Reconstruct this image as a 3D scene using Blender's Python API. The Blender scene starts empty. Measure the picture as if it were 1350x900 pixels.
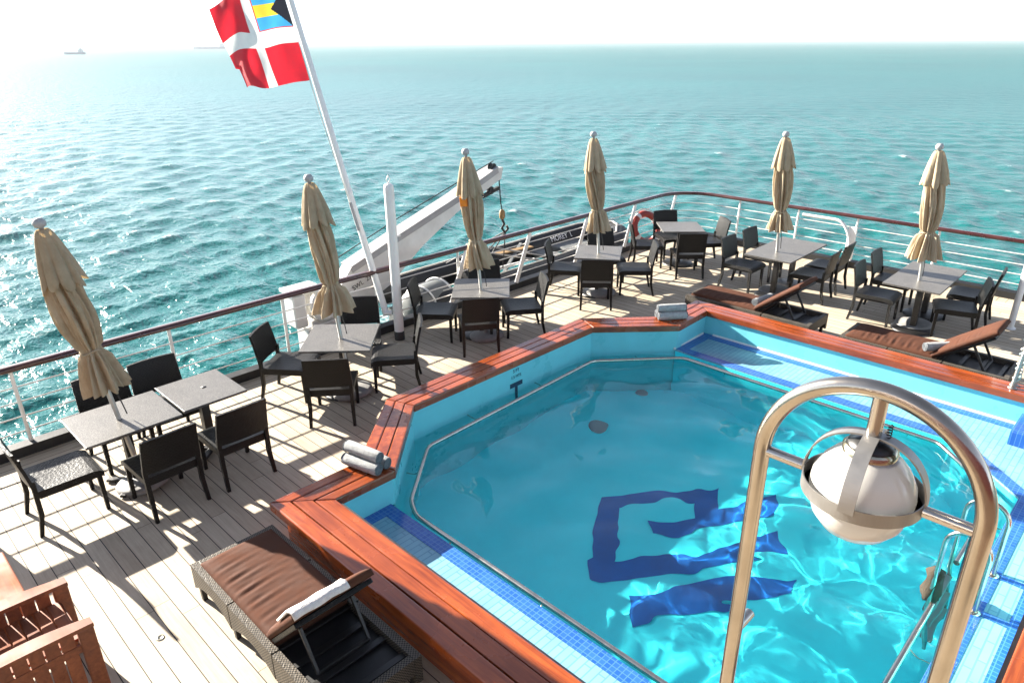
import bpy, bmesh, math, random
import numpy as np
from mathutils import Vector, Matrix, geometry
R = math.radians
rnd = random.Random(7)
SC = bpy.context.scene
COL = SC.collection

# ------------------------------------------------------------------ materials
def _nt(name):
    m = bpy.data.materials.new(name); m.use_nodes = True
    nt = m.node_tree; nt.nodes.clear()
    out = nt.nodes.new('ShaderNodeOutputMaterial')
    return m, nt, out
def N(nt, t, **kw):
    n = nt.nodes.new(t)
    for k, v in kw.items():
        if k == 'inp':
            for a, b in v.items(): n.inputs[a].default_value = b
        else: setattr(n, k, v)
    return n
def L(nt, a, b): nt.links.new(a, b)
def rgb(c): return (c[0], c[1], c[2], 1.0)
def ramp(nt, fac, stops):
    r = nt.nodes.new('ShaderNodeValToRGB'); el = r.color_ramp.elements
    while len(el) < len(stops): el.new(0.5)
    for e, (p, c) in zip(el, stops): e.position = p; e.color = rgb(c) if len(c) == 3 else c
    L(nt, fac, r.inputs[0]); return r.outputs[0]
def objco(nt, scale=(1, 1, 1), rot=(0, 0, 0)):
    tc = N(nt, 'ShaderNodeTexCoord'); mp = N(nt, 'ShaderNodeMapping')
    mp.inputs['Scale'].default_value = scale; mp.inputs['Rotation'].default_value = rot
    L(nt, tc.outputs['Object'], mp.inputs['Vector']); return mp.outputs[0]
def math_(nt, op, a, b=None, clamp=False):
    n = N(nt, 'ShaderNodeMath', operation=op, use_clamp=clamp)
    for i, v in enumerate((a, b)):
        if v is None: continue
        if isinstance(v, (int, float)): n.inputs[i].default_value = v
        else: L(nt, v, n.inputs[i])
    return n.outputs[0]
def mix(nt, fac, a, b, mode='MIX'):
    n = N(nt, 'ShaderNodeMix', data_type='RGBA', blend_type=mode)
    for s, v in ((0, fac), (6, a), (7, b)):
        if isinstance(v, (int, float)): n.inputs[s].default_value = v
        elif isinstance(v, tuple): n.inputs[s].default_value = rgb(v)
        else: L(nt, v, n.inputs[s])
    return n.outputs[2]
def bump(nt, h, strength=0.3, dist=0.01, nrm=None):
    b = N(nt, 'ShaderNodeBump'); b.inputs['Strength'].default_value = strength; b.inputs['Distance'].default_value = dist
    L(nt, h, b.inputs['Height'])
    if nrm is not None: L(nt, nrm, b.inputs['Normal'])
    return b.outputs[0]
def simple(name, c, rough=0.5, metal=0.0, var=0.15, scale=6, bumps=0.0, bscale=60, coat=0.0, spec=0.5, sub=0.0, trans=0.0):
    m, nt, out = _nt(name)
    p = N(nt, 'ShaderNodeBsdfPrincipled'); co = objco(nt)
    n1 = N(nt, 'ShaderNodeTexNoise', inp={'Scale': scale, 'Detail': 5.0, 'Roughness': 0.6}); L(nt, co, n1.inputs['Vector'])
    col = ramp(nt, n1.outputs[0], [(0.3, tuple(x * (1 - var) for x in c)), (0.7, tuple(min(1, x * (1 + var)) for x in c))])
    L(nt, col, p.inputs['Base Color'])
    rr = N(nt, 'ShaderNodeMapRange', inp={'From Min': .3, 'From Max': .7, 'To Min': rough * 0.8, 'To Max': min(1, rough * 1.2)})
    L(nt, n1.outputs[0], rr.inputs[0]); L(nt, rr.outputs[0], p.inputs['Roughness'])
    p.inputs['Metallic'].default_value = metal
    p.inputs['Coat Weight'].default_value = coat; p.inputs['Coat Roughness'].default_value = 0.12
    p.inputs['Specular IOR Level'].default_value = spec
    if bumps:
        n2 = N(nt, 'ShaderNodeTexNoise', inp={'Scale': bscale, 'Detail': 3.0}); L(nt, co, n2.inputs['Vector'])
        L(nt, bump(nt, n2.outputs[0], bumps, 0.01), p.inputs['Normal'])
    if trans:
        t = N(nt, 'ShaderNodeBsdfTranslucent'); L(nt, col, t.inputs[0]); mx = N(nt, 'ShaderNodeMixShader'); mx.inputs[0].default_value = trans
        L(nt, p.outputs[0], mx.inputs[1]); L(nt, t.outputs[0], mx.inputs[2]); L(nt, mx.outputs[0], out.inputs[0])
    else: L(nt, p.outputs[0], out.inputs[0])
    return m

def mat_deck(name, w, along_y=True, off=0.0):
    m, nt, out = _nt(name); p = N(nt, 'ShaderNodeBsdfPrincipled')
    tc = N(nt, 'ShaderNodeTexCoord'); sx = N(nt, 'ShaderNodeSeparateXYZ'); L(nt, tc.outputs['Object'], sx.inputs[0])
    X, Y = (sx.outputs[0], sx.outputs[1]) if along_y else (sx.outputs[1], sx.outputs[0])
    u = math_(nt, 'DIVIDE', math_(nt, 'ADD', X, off), w)
    fid = math_(nt, 'FLOOR', u); fr = math_(nt, 'SUBTRACT', u, fid)
    wn = N(nt, 'ShaderNodeTexWhiteNoise', noise_dimensions='1D'); L(nt, fid, wn.inputs['W'])
    v = math_(nt, 'DIVIDE', math_(nt, 'ADD', Y, math_(nt, 'MULTIPLY', wn.outputs[0], 31.0)), 2.3)
    vid = math_(nt, 'FLOOR', v); vf = math_(nt, 'SUBTRACT', v, vid)
    wn2 = N(nt, 'ShaderNodeTexWhiteNoise', noise_dimensions='2D'); cb = N(nt, 'ShaderNodeCombineXYZ'); L(nt, fid, cb.inputs[0]); L(nt, vid, cb.inputs[1]); L(nt, cb.outputs[0], wn2.inputs['Vector'])
    # caulking seam
    d = math_(nt, 'ABSOLUTE', math_(nt, 'SUBTRACT', fr, 0.5))
    seam = math_(nt, 'GREATER_THAN', d, 0.5 - 0.0037 / w)
    d2 = math_(nt, 'ABSOLUTE', math_(nt, 'SUBTRACT', vf, 0.5))
    joint = math_(nt, 'GREATER_THAN', d2, 0.5 - 0.0022 / 2.3)
    gap = math_(nt, 'MAXIMUM', seam, joint)
    gv = N(nt, 'ShaderNodeCombineXYZ'); L(nt, math_(nt, 'MULTIPLY', X, 60.0), gv.inputs[0]); L(nt, math_(nt, 'MULTIPLY', Y, 2.5), gv.inputs[1]); L(nt, math_(nt, 'MULTIPLY', wn2.outputs[0], 50.0), gv.inputs[2])
    g = N(nt, 'ShaderNodeTexNoise', inp={'Scale': 1.0, 'Detail': 5.0, 'Roughness': .65}); L(nt, gv.outputs[0], g.inputs['Vector'])
    st = N(nt, 'ShaderNodeTexNoise', inp={'Scale': 1.3, 'Detail': 6.0, 'Roughness': .6}); L(nt, tc.outputs['Object'], st.inputs['Vector'])
    base = ramp(nt, wn2.outputs[0], [(0, (.45, .38, .285)), (.5, (.49, .42, .32)), (1, (.53, .46, .355))])
    base = mix(nt, 0.55, base, ramp(nt, g.outputs[0], [(.25, (.55, .5, .45)), (.7, (1.05, 1.03, 1.0))]), 'MULTIPLY')
    base = mix(nt, 0.6, base, ramp(nt, st.outputs[0], [(.3, (.68, .66, .64)), (.55, (1, 1, 1))]), 'MULTIPLY')
    col = mix(nt, gap, base, (.018, .016, .015))
    L(nt, col, p.inputs['Base Color']); p.inputs['Roughness'].default_value = .72; p.inputs['Specular IOR Level'].default_value = .3
    h = math_(nt, 'SUBTRACT', math_(nt, 'MULTIPLY', g.outputs[0], .25), gap)
    L(nt, bump(nt, h, .5, .003), p.inputs['Normal'])
    L(nt, p.outputs[0], out.inputs[0]); return m

def mat_wood(name, c1, c2, rough=.25, coat=.5, grain=(3, 45, 45), stain=0.5):
    m, nt, out = _nt(name); p = N(nt, 'ShaderNodeBsdfPrincipled'); co = objco(nt, grain)
    oi = N(nt, 'ShaderNodeObjectInfo')
    va = N(nt, 'ShaderNodeVectorMath', operation='ADD'); L(nt, co, va.inputs[0])
    cb = N(nt, 'ShaderNodeCombineXYZ'); L(nt, math_(nt, 'MULTIPLY', oi.outputs['Random'], 40.0), cb.inputs[2]); L(nt, cb.outputs[0], va.inputs[1])
    n1 = N(nt, 'ShaderNodeTexNoise', inp={'Scale': 1.0, 'Detail': 6.0, 'Roughness': .6, 'Distortion': .6}); L(nt, va.outputs[0], n1.inputs['Vector'])
    tcs = objco(nt, (2.2, 2.2, 2.2)); n2 = N(nt, 'ShaderNodeTexNoise', inp={'Scale': 1.0, 'Detail': 5.0}); L(nt, tcs, n2.inputs['Vector'])
    col = ramp(nt, n1.outputs[0], [(.28, c1), (.72, c2)])
    col = mix(nt, stain, col, ramp(nt, n2.outputs[0], [(.3, (.5, .42, .4)), (.6, (1.1, 1.05, 1))]), 'MULTIPLY')
    tone = ramp(nt, oi.outputs['Random'], [(0, (.72, .7, .7)), (1, (1.15, 1.12, 1.1))])
    col = mix(nt, 1.0, col, tone, 'MULTIPLY')
    L(nt, col, p.inputs['Base Color'])
    rr = N(nt, 'ShaderNodeMapRange', inp={'From Min': .3, 'From Max': .7, 'To Min': rough * .7, 'To Max': rough * 1.5}); L(nt, n2.outputs[0], rr.inputs[0]); L(nt, rr.outputs[0], p.inputs['Roughness'])
    p.inputs['Coat Weight'].default_value = coat; p.inputs['Coat Roughness'].default_value = .12
    L(nt, bump(nt, n1.outputs[0], .12, .004), p.inputs['Normal'])
    L(nt, p.outputs[0], out.inputs[0]); return m

def mat_wicker(name, c, s=0.011, rough=.42, contrast=.5):
    m, nt, out = _nt(name); p = N(nt, 'ShaderNodeBsdfPrincipled')
    tc = N(nt, 'ShaderNodeTexCoord')
    ck = N(nt, 'ShaderNodeTexChecker', inp={'Scale': 1 / s}); L(nt, tc.outputs['Object'], ck.inputs['Vector'])
    mp = N(nt, 'ShaderNodeMapping'); mp.inputs['Rotation'].default_value = (.0, .0, .0); mp.inputs['Scale'].default_value = (1 / s, 1 / s, 1 / s); L(nt, tc.outputs['Object'], mp.inputs[0])
    wv = N(nt, 'ShaderNodeTexNoise', inp={'Scale': .7, 'Detail': 2.0}); L(nt, mp.outputs[0], wv.inputs['Vector'])
    n1 = N(nt, 'ShaderNodeTexNoise', inp={'Scale': 9.0, 'Detail': 3.0}); L(nt, tc.outputs['Object'], n1.inputs['Vector'])
    a = mix(nt, ck.outputs['Fac'], tuple(x * (1 - contrast) for x in c), tuple(x * (1 + contrast) for x in c))
    a = mix(nt, .5, a, ramp(nt, n1.outputs[0], [(.3, (.6, .6, .6)), (.7, (1.25, 1.2, 1.15))]), 'MULTIPLY')
    L(nt, a, p.inputs['Base Color']); p.inputs['Roughness'].default_value = rough; p.inputs['Specular IOR Level'].default_value = .24
    h = math_(nt, 'ADD', ck.outputs['Fac'], wv.outputs[0])
    L(nt, bump(nt, h, .8, .006), p.inputs['Normal'])
    L(nt, p.outputs[0], out.inputs[0]); return m

def mat_tile(name, c1, c2, grout, sx, sy, rough=.18, off=0.0):
    m, nt, out = _nt(name); p = N(nt, 'ShaderNodeBsdfPrincipled')
    tc = N(nt, 'ShaderNodeTexCoord')
    b = N(nt, 'ShaderNodeTexBrick', offset=off, squash=1.0)
    for k, v in {'Scale': 1.0, 'Mortar Size': .006 if sx > .06 else .0035, 'Mortar Smooth': .1, 'Bias': 0.0, 'Brick Width': sx, 'Row Height': sy}.items(): b.inputs[k].default_value = v
    b.inputs['Color1'].default_value = rgb(c1); b.inputs['Color2'].default_value = rgb(c2); b.inputs['Mortar'].default_value = rgb(grout)
    L(nt, tc.outputs['Object'], b.inputs['Vector'])
    n1 = N(nt, 'ShaderNodeTexNoise', inp={'Scale': 3.0, 'Detail': 5.0}); L(nt, tc.outputs['Object'], n1.inputs['Vector'])
    col = mix(nt, .5, b.outputs[0], ramp(nt, n1.outputs[0], [(.3, (.75, .78, .8)), (.65, (1.05, 1.05, 1.05))]), 'MULTIPLY')
    L(nt, col, p.inputs['Base Color']); p.inputs['Roughness'].default_value = rough
    L(nt, bump(nt, b.outputs['Fac'], -.3, .003), p.inputs['Normal'])
    L(nt, p.outputs[0], out.inputs[0]); return m

def mat_granite(name):
    m, nt, out = _nt(name); p = N(nt, 'ShaderNodeBsdfPrincipled'); co = objco(nt)
    v = N(nt, 'ShaderNodeTexNoise', inp={'Scale': 130.0, 'Detail': 2.0}); L(nt, co, v.inputs['Vector'])
    n = N(nt, 'ShaderNodeTexNoise', inp={'Scale': 5.0, 'Detail': 5.0}); L(nt, co, n.inputs['Vector'])
    a = ramp(nt, v.outputs[0], [(.35, (.04, .038, .034)), (.5, (.10, .094, .085)), (.66, (.21, .198, .18))])
    a = mix(nt, .6, a, ramp(nt, n.outputs[0], [(.3, (.75, .74, .72)), (.7, (1.1, 1.08, 1.05))]), 'MULTIPLY')
    L(nt, a, p.inputs['Base Color']); p.inputs['Roughness'].default_value = .38
    L(nt, p.outputs[0], out.inputs[0]); return m

def mat_canvas(name):
    m, nt, out = _nt(name); p = N(nt, 'ShaderNodeBsdfPrincipled'); co = objco(nt)
    n = N(nt, 'ShaderNodeTexNoise', inp={'Scale': 4.0, 'Detail': 6.0, 'Roughness': .65}); L(nt, co, n.inputs['Vector'])
    c = ramp(nt, n.outputs[0], [(.3, (.34, .275, .185)), (.55, (.45, .375, .27)), (.75, (.51, .435, .325))])
    oi = N(nt, 'ShaderNodeObjectInfo'); c = mix(nt, 1.0, c, ramp(nt, oi.outputs['Random'], [(0, (.84, .82, .78)), (1, (1.12, 1.1, 1.06))]), 'MULTIPLY')
    L(nt, c, p.inputs['Base Color']); p.inputs['Roughness'].default_value = .9; p.inputs['Specular IOR Level'].default_value = .15
    w = N(nt, 'ShaderNodeTexNoise', inp={'Scale': 9.0, 'Detail': 4.0}); cs = objco(nt, (3, 3, .5)); L(nt, cs, w.inputs['Vector'])
    nb = bump(nt, w.outputs[0], .5, .02); L(nt, nb, p.inputs['Normal'])
    t = N(nt, 'ShaderNodeBsdfTranslucent'); L(nt, mix(nt, 1.0, c, (1.0, .82, .55), 'MULTIPLY'), t.inputs[0])
    mx = N(nt, 'ShaderNodeMixShader'); mx.inputs[0].default_value = .22
    L(nt, p.outputs[0], mx.inputs[1]); L(nt, t.outputs[0], mx.inputs[2]); L(nt, mx.outputs[0], out.inputs[0]); return m

def mat_sea():
    m, nt, out = _nt('sea_water'); p = N(nt, 'ShaderNodeBsdfPrincipled')
    tc = N(nt, 'ShaderNodeTexCoord')
    n0 = N(nt, 'ShaderNodeTexNoise', inp={'Scale': .012, 'Detail': 4.0}); L(nt, tc.outputs['Object'], n0.inputs['Vector'])
    body = ramp(nt, n0.outputs[0], [(.3, (.000, .082, .080)), (.7, (.001, .108, .103))])
    at = N(nt, 'ShaderNodeAttribute', attribute_name='foam')
    fn = N(nt, 'ShaderNodeTexNoise', inp={'Scale': 2.2, 'Detail': 6.0, 'Roughness': .7}); L(nt, tc.outputs['Object'], fn.inputs['Vector'])
    f = math_(nt, 'MULTIPLY', at.outputs['Fac'], ramp(nt, fn.outputs[0], [(.42, (0, 0, 0)), (.62, (1, 1, 1))]))
    col = mix(nt, f, body, (.75, .8, .8))
    L(nt, col, p.inputs['Base Color'])
    ch = N(nt, 'ShaderNodeAttribute', attribute_name='chop'); rg = math_(nt, 'ADD', math_(nt, 'ADD', .15, math_(nt, 'MULTIPLY', ch.outputs['Fac'], .32)), math_(nt, 'MULTIPLY', f, .5)); L(nt, rg, p.inputs['Roughness'])
    p.inputs['IOR'].default_value = 1.333; p.inputs['Specular IOR Level'].default_value = .30
    def nz(sc, det, st=(1, 1, 1)):
        mp = N(nt, 'ShaderNodeMapping'); mp.inputs['Scale'].default_value = st; mp.inputs['Rotation'].default_value = (0, 0, R(32)); L(nt, tc.outputs['Object'], mp.inputs[0])
        n = N(nt, 'ShaderNodeTexNoise', inp={'Scale': sc, 'Detail': det, 'Roughness': .6, 'Distortion': .3}); L(nt, mp.outputs[0], n.inputs['Vector']); return n.outputs[0]
    b1 = bump(nt, nz(.55, 3.0, (1, .45, 1)), .45, .9)
    b2 = bump(nt, nz(1.9, 3.0, (1, .6, 1)), .5, .28, b1)
    b3 = bump(nt, nz(7.0, 2.0), .6, .05, b2)
    L(nt, b3, p.inputs['Normal'])
    L(nt, p.outputs[0], out.inputs[0]); return m

def mat_pool_water():
    m, nt, out = _nt('pool_water')
    g = N(nt, 'ShaderNodeBsdfGlass', inp={'IOR': 1.333, 'Roughness': 0.0}); g.inputs['Color'].default_value = (.96, 1.0, 1.0, 1)
    L(nt, g.outputs[0], out.inputs[0]); return m

def mat_flag():
    return [simple('flag_red', (.62, .02, .035), .75, var=.12, trans=.35), simple('flag_white', (.82, .80, .76), .75, var=.05, trans=.35),
            simple('flag_aqua', (.06, .36, .66), .75, var=.08, trans=.35), simple('flag_gold', (.85, .60, .05), .75, var=.08, trans=.35), simple('flag_black', (.03, .03, .04), .75, var=.1, trans=.1)]

M = dict(
    deck=mat_deck('deck_teak', .139, True, .005), margin=mat_deck('deck_margin_teak', .139, False, .02),
    coping=mat_wood('varnished_wood', (.16, .027, .007), (.37, .085, .016), .22, .5, (30, 1.8, 30), .6),
    coping_x=mat_wood('varnished_wood_across', (.16, .027, .007), (.37, .085, .016), .22, .5, (1.8, 30, 30), .6),
    coping_d=mat_wood('varnished_wood_diagonal', (.16, .027, .007), (.37, .085, .016), .22, .5, (12, 12, 24), .6),
    hand=mat_wood('handrail_wood', (.035, .007, .006), (.085, .016, .012), .3, .4, (4, 4, 30)),
    teak=mat_wood('teak_furniture', (.16, .044, .016), (.31, .10, .036), .7, .0, (30, 3, 30)),
    wicker=mat_wicker('black_wicker', (.0045, .0038, .0034), .017, .45),
    wickerl=mat_wicker('brown_wicker', (.075, .064, .05), .012, .5, .8),
    legs=simple('dark_metal', (.010, .009, .0085), .45, .0, .2, 20),
    granite=mat_granite('speckled_granite'), canvas=mat_canvas('beige_canvas'),
    stone=simple('grey_base_stone', (.20, .195, .185), .7, 0, .2, 12, .2),
    arch=simple('steel_brown_reflection', (.44, .385, .32), .19, 1.0, .15, 6), steel=simple('stainless_steel', (.50, .455, .40), .2, 1.0, .12, 5), steelw=simple('stainless_brushed', (.30, .29, .275), .45, .8, .06, 14),  # warm brown reflections are put into the arch and stainless steel colours
    pole=simple('umbrella_pole', (.5, .49, .46), .4, .6, .1, 8),
    white=simple('white_paint', (.74, .73, .70), .45, 0, .07, 3, .05, 30), grime=simple('weathered_white_paint', (.60, .585, .56), .6, 0, .16, 2.2, .1, 20),
    greyp=simple('grey_paint', (.30, .29, .29), .55, 0, .15, 3), black=simple('black_paint', (.006, .006, .007), .55, 0, .3, 5, .1, 30),
    rubber=simple('black_rubber', (.008, .008, .009), .62, 0, .35, 4, .15, 20), raft=simple('grey_plastic', (.13, .135, .13), .55, 0, .15, 5),
    wire=simple('white_wire', (.62, .60, .57), .5, 0, .1, 10),
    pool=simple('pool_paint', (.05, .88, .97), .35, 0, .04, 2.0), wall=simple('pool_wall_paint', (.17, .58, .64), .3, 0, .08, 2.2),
    emblem=simple('emblem_blue', (.0, .105, .40), .4, 0, .15, 3), mark=simple('marking_navy', (.003, .03, .07), .5, 0, .1, 4),
    tilew=mat_tile('pale_ledge_tile', (.17, .35, .45), (.20, .385, .48), (.12, .27, .37), .245, .062, .2, .5),
    tileb=mat_tile('blue_mosaic_tile', (.015, .085, .36), (.03, .125, .43), (.07, .19, .45), .045, .045, .15),
    towel=simple('grey_towel', (.34, .345, .34), .95, 0, .22, 25, .9, 120, spec=.1), toweld=simple('towel_end', (.13, .14, .15), .95, 0, .3, 40, .8, 120, spec=.1),
    towelw=simple('white_towel', (.66, .62, .60), .95, 0, .1, 25, .8, 90, spec=.1),
    cushion=simple('brown_cushion', (.070, .027, .015), .9, 0, .14, 5, .25, 14, spec=.15),
    globe=simple('opal_glass', (.90, .88, .83), .12, 0, .02, 3, coat=.6, trans=.45), knob=simple('finial_grey', (.34, .34, .34), .5, 0, .1, 8), udeck=simple('upper_deck_wood', (.13, .085, .055), .6, 0, .2, 3), cap=simple('lamp_socket', (.035, .035, .035), .35, 0, .3, 10),
    brass=simple('lamp_collar', (.55, .5, .38), .25, 1.0, .1, 10),
    orange=simple('orange_plastic', (.30, .030, .018), .5, 0, .15, 6), orangef=simple('orange_fabric', (.85, .25, .02), .8, 0, .1, 6),
    rope=simple('pale_rope', (.55, .52, .46), .9, 0, .15, 40, .5, 120), ropeg=simple('teal_rope', (.30, .46, .44), .9, 0, .2, 40, .5, 120),
    net=simple('brown_netting', (.040, .028, .016), .9, 0, .5, 60, .8, 90), yellow=simple('worn_yellow_wood', (.22, .13, .045), .6, 0, .2, 5),
    hull=simple('black_hull_paint', (.014, .014, .016), .5, 0, .3, 1.0), shipp=simple('far_ship_hazed_paint', (.36, .38, .40), .7, 0, .1, .1), shipw=simple('far_ship_white', (.55, .55, .55), .7, 0, .1, .1),  # far ship grey is paled to stand in for haze
    lettering=simple('white_lettering', (.75, .75, .73), .6, 0, .05, 5), inkb=simple('black_lettering', (.02, .02, .02), .6, 0, .05, 5),
)
for _ck in ('coping', 'coping_x', 'coping_d'): pass
M['water'] = mat_pool_water(); M['sea'] = mat_sea(); FL = mat_flag()

# ------------------------------------------------------------------ mesh helpers
_bev = {}
def bevbox(size, b, seg=2):
    key = (tuple(round(s, 5) for s in size), b, seg)
    if key not in _bev:
        bm = bmesh.new(); bmesh.ops.create_cube(bm, size=1.0)
        bmesh.ops.scale(bm, vec=size, verts=bm.verts)
        if b > 0: bmesh.ops.bevel(bm, geom=list(bm.edges), offset=b, segments=seg, profile=.5, affect='EDGES')
        bm.verts.index_update()
        _bev[key] = ([v.co.copy() for v in bm.verts], [[v.index for v in f.verts] for f in bm.faces]); bm.free()
    return _bev[key]
class MB:
    def __init__(s): s.v = []; s.f = []; s.mi = []; s.sm = []
    def add(s, vs, fs, mi=0, smooth=False):
        o = len(s.v); s.v += [tuple(v) for v in vs]
        for f in fs: s.f.append([i + o for i in f]); s.mi.append(mi); s.sm.append(smooth)
        return s
    def box(s, c, size, bev=0.0, rot=None, mi=0, seg=2):
        vs, fs = bevbox(size, bev, seg)
        c = Vector(c)
        if rot is not None: vs = [rot @ v + c for v in vs]
        else: vs = [v + c for v in vs]
        return s.add(vs, fs, mi, False)
    def beam(s, a, b, w, h, bev=0.0, up=(0, 0, 1), mi=0):
        a = Vector(a); b = Vector(b); d = b - a; z = d.normalized(); x = Vector(up).cross(z)
        if x.length < 1e-4: x = Vector((1, 0, 0)).cross(z)
        x.normalize(); y = z.cross(x)
        return s.box((a + b) / 2, (w, h, d.length), bev, Matrix((x, y, z)).transposed(), mi)
    def tube(s, pts, r, n=10, closed=False, mi=0, caps=True):
        P = [Vector(p) for p in pts]; K = len(P); rs = r if isinstance(r, (list, tuple)) else [r] * K
        T = []
        for i in range(K):
            a = P[(i - 1) % K] if (closed or i > 0) else P[i]; b = P[(i + 1) % K] if (closed or i < K - 1) else P[i]
            T.append((b - a).normalized())
        u = T[0].orthogonal().normalized(); vs = []
        for i in range(K):
            u = (u - T[i] * u.dot(T[i])).normalized(); w = T[i].cross(u)
            for j in range(n):
                a = 2 * math.pi * j / n; vs.append(P[i] + (u * math.cos(a) + w * math.sin(a)) * rs[i])
        fs = []
        for i in range(K if closed else K - 1):
            i2 = (i + 1) % K
            for j in range(n): fs.append((i * n + j, i * n + (j + 1) % n, i2 * n + (j + 1) % n, i2 * n + j))
        s.add(vs, fs, mi, True)
        if caps and not closed:
            s.add(vs[:n], [list(range(n))[::-1]], mi); s.add(vs[-n:], [list(range(n))], mi)
        return s
    def lathe(s, prof, n=24, c=(0, 0, 0), M3=None, mi=0, smooth=True, fold=None):
        c = Vector(c); vs = []; K = len(prof)
        for k, (r, z) in enumerate(prof):
            for j in range(n):
                a = 2 * math.pi * j / n; rr = r * (fold(a, z, k) if fold else 1)
                p = Vector((rr * math.cos(a), rr * math.sin(a), z)); vs.append((M3 @ p if M3 else p) + c)
        fs = [(k * n + j, k * n + (j + 1) % n, (k + 1) * n + (j + 1) % n, (k + 1) * n + j) for k in range(K - 1) for j in range(n)]
        s.add(vs, fs, mi, smooth)
        for k, rev in ((0, True), (K - 1, False)):
            if prof[k][0] > 1e-4:
                f = list(range(n)); s.add(vs[k * n:(k + 1) * n], [f[::-1] if rev else f], mi)
        return s
    def prism(s, poly, z0, z1, mi=0, side_mi=None, holes=(), top=True, bottom=True):
        loops = [poly] + list(holes); pts = [p for lp in loops for p in lp]
        tris = geometry.tessellate_polygon([[Vector((p[0], p[1], 0)) for p in lp] for lp in loops]); n = len(pts)
        if top:
            fs = []
            for t in tris:
                a, b, c = [Vector(pts[i]) for i in t]; up = (b - a).to_2d().cross((c - a).to_2d()) > 0 if False else ((b[0]-a[0])*(c[1]-a[1])-(b[1]-a[1])*(c[0]-a[0])) > 0
                fs.append(tuple(t) if up else tuple(t)[::-1])
            s.add([(p[0], p[1], z1) for p in pts], fs, mi)
        if bottom:
            fs = []
            for t in tris:
                a, b, c = [pts[i] for i in t]; up = ((b[0]-a[0])*(c[1]-a[1])-(b[1]-a[1])*(c[0]-a[0])) > 0
                fs.append(tuple(t)[::-1] if up else tuple(t))
            s.add([(p[0], p[1], z0) for p in pts], fs, mi)
        if z1 > z0:
            for lp in loops:
                for i in range(len(lp)):
                    a, b = lp[i], lp[(i + 1) % len(lp)]
                    s.add([(a[0], a[1], z0), (b[0], b[1], z0), (b[0], b[1], z1), (a[0], a[1], z1)], [(0, 1, 2, 3)], mi if side_mi is None else side_mi)
        return s
    def xform(s, Mx):
        s.v = [tuple(Mx @ Vector(v)) for v in s.v]; return s
    def mesh(s, name, mats):
        me = bpy.data.meshes.new(name); me.from_pydata(s.v, [], s.f)
        for m in (mats if isinstance(mats, (list, tuple)) else [mats]): me.materials.append(m)
        me.polygons.foreach_set('material_index', s.mi); me.polygons.foreach_set('use_smooth', s.sm)
        me.update(); return me
    def build(s, name, mats, parent=None, loc=None, rot=None):
        o = bpy.data.objects.new(name, s.mesh(name, mats)); COL.objects.link(o)
        if parent is not None: o.parent = parent
        if loc is not None: o.location = loc
        if rot is not None: o.rotation_euler = rot
        return o
def tag(o, label=None, cat=None, group=None, kind=None):
    if label: o['label'] = label
    if cat: o['category'] = cat
    if group: o['group'] = group
    if kind: o['kind'] = kind
    return o
def empty(name, loc=(0, 0, 0), rz=0.0, label=None, cat=None, group=None):
    o = bpy.data.objects.new(name, None); COL.objects.link(o); o.location = loc; o.rotation_euler = (0, 0, rz); o.empty_display_size = .1
    return tag(o, label, cat, group)
def dup(o, parent=None):
    c = o.copy(); COL.objects.link(c)
    if parent is not None: c.parent = parent
    for ch in list(o.children): dup(ch, c)
    return c
def arc(c, r, a0, a1, n, ax=0, ay=1):
    out = []
    for i in range(n + 1):
        a = a0 + (a1 - a0) * i / n; p = list(c); p[ax] += r * math.cos(a); p[ay] += r * math.sin(a); out.append(tuple(p))
    return out
def text_mesh(txt, size):
    cu = bpy.data.curves.new('lettering', 'FONT'); cu.body = txt; cu.size = size; cu.align_x = 'CENTER'; cu.align_y = 'CENTER'; cu.extrude = .0015
    o = bpy.data.objects.new('lettering', cu); COL.objects.link(o)
    dg = bpy.context.evaluated_depsgraph_get(); me = bpy.data.meshes.new_from_object(o.evaluated_get(dg))
    bpy.data.objects.remove(o); return me
def put_text(txt, size, name, mat, parent, Mx, label=None):
    me = text_mesh(txt, size); me.materials.clear(); me.materials.append(mat); me.transform(Mx)
    o = bpy.data.objects.new(name, me); COL.objects.link(o); o.parent = parent
    if label: o['label'] = label
    return o

# ------------------------------------------------------------------ key plan (metres: X to the right-hand side of the ship, Y towards the stern)
SX, SY = 14.10, 8.46          # railing lines
ZR = .97
CI = [(2.63, .10), (2.63, 4.76), (3.27, 4.75), (4.20, 5.635), (7.37, 5.64), (8.25, 4.79), (9.04, 4.82), (9.04, .10)]      # coping inner edge
CO = [(2.20, -.27), (2.20, 5.14), (3.12, 5.13), (4.08, 5.98), (7.53, 5.98), (8.42, 5.15), (9.36, 5.19), (9.36, -.27)]     # coping outer edge
ZC = .40
ZL, ZW, ZF = .03, -.055, -1.25

# deck ---------------------------------------------------------------
def deck_outline(inset=0.0):
    r = .75; x1, y1 = SX - inset, SY - inset
    return [(-9, -6), (x1, -6)] + [(x1 - r + r * math.cos(a), y1 - r + r * math.sin(a)) for a in np.linspace(0, math.pi / 2, 10)] + [(-9, y1)]
POOLCUT = [(2.50, -.05), (2.50, 4.90), (3.2, 4.90), (4.13, 5.78), (7.45, 5.78), (8.32, 4.95), (9.2, 4.95), (9.2, -.05)]
b = MB(); b.prism([(-9, -6), (13.75, -6), (13.75, 8.05), (-9, 8.05)], 0, 0, holes=[POOLCUT], bottom=False)
tag(b.build('deck', M['deck']), kind='structure')
b = MB(); b.prism([(-9, 8.05), (13.75, 8.05), (13.75, -6)] + deck_outline()[1:-1] + [(-9, SY)], 0, 0, bottom=False)
tag(b.build('deck_margin', M['margin']), kind='structure')
b = MB(); ko = deck_outline(-.03); ki = deck_outline(.09)
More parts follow.
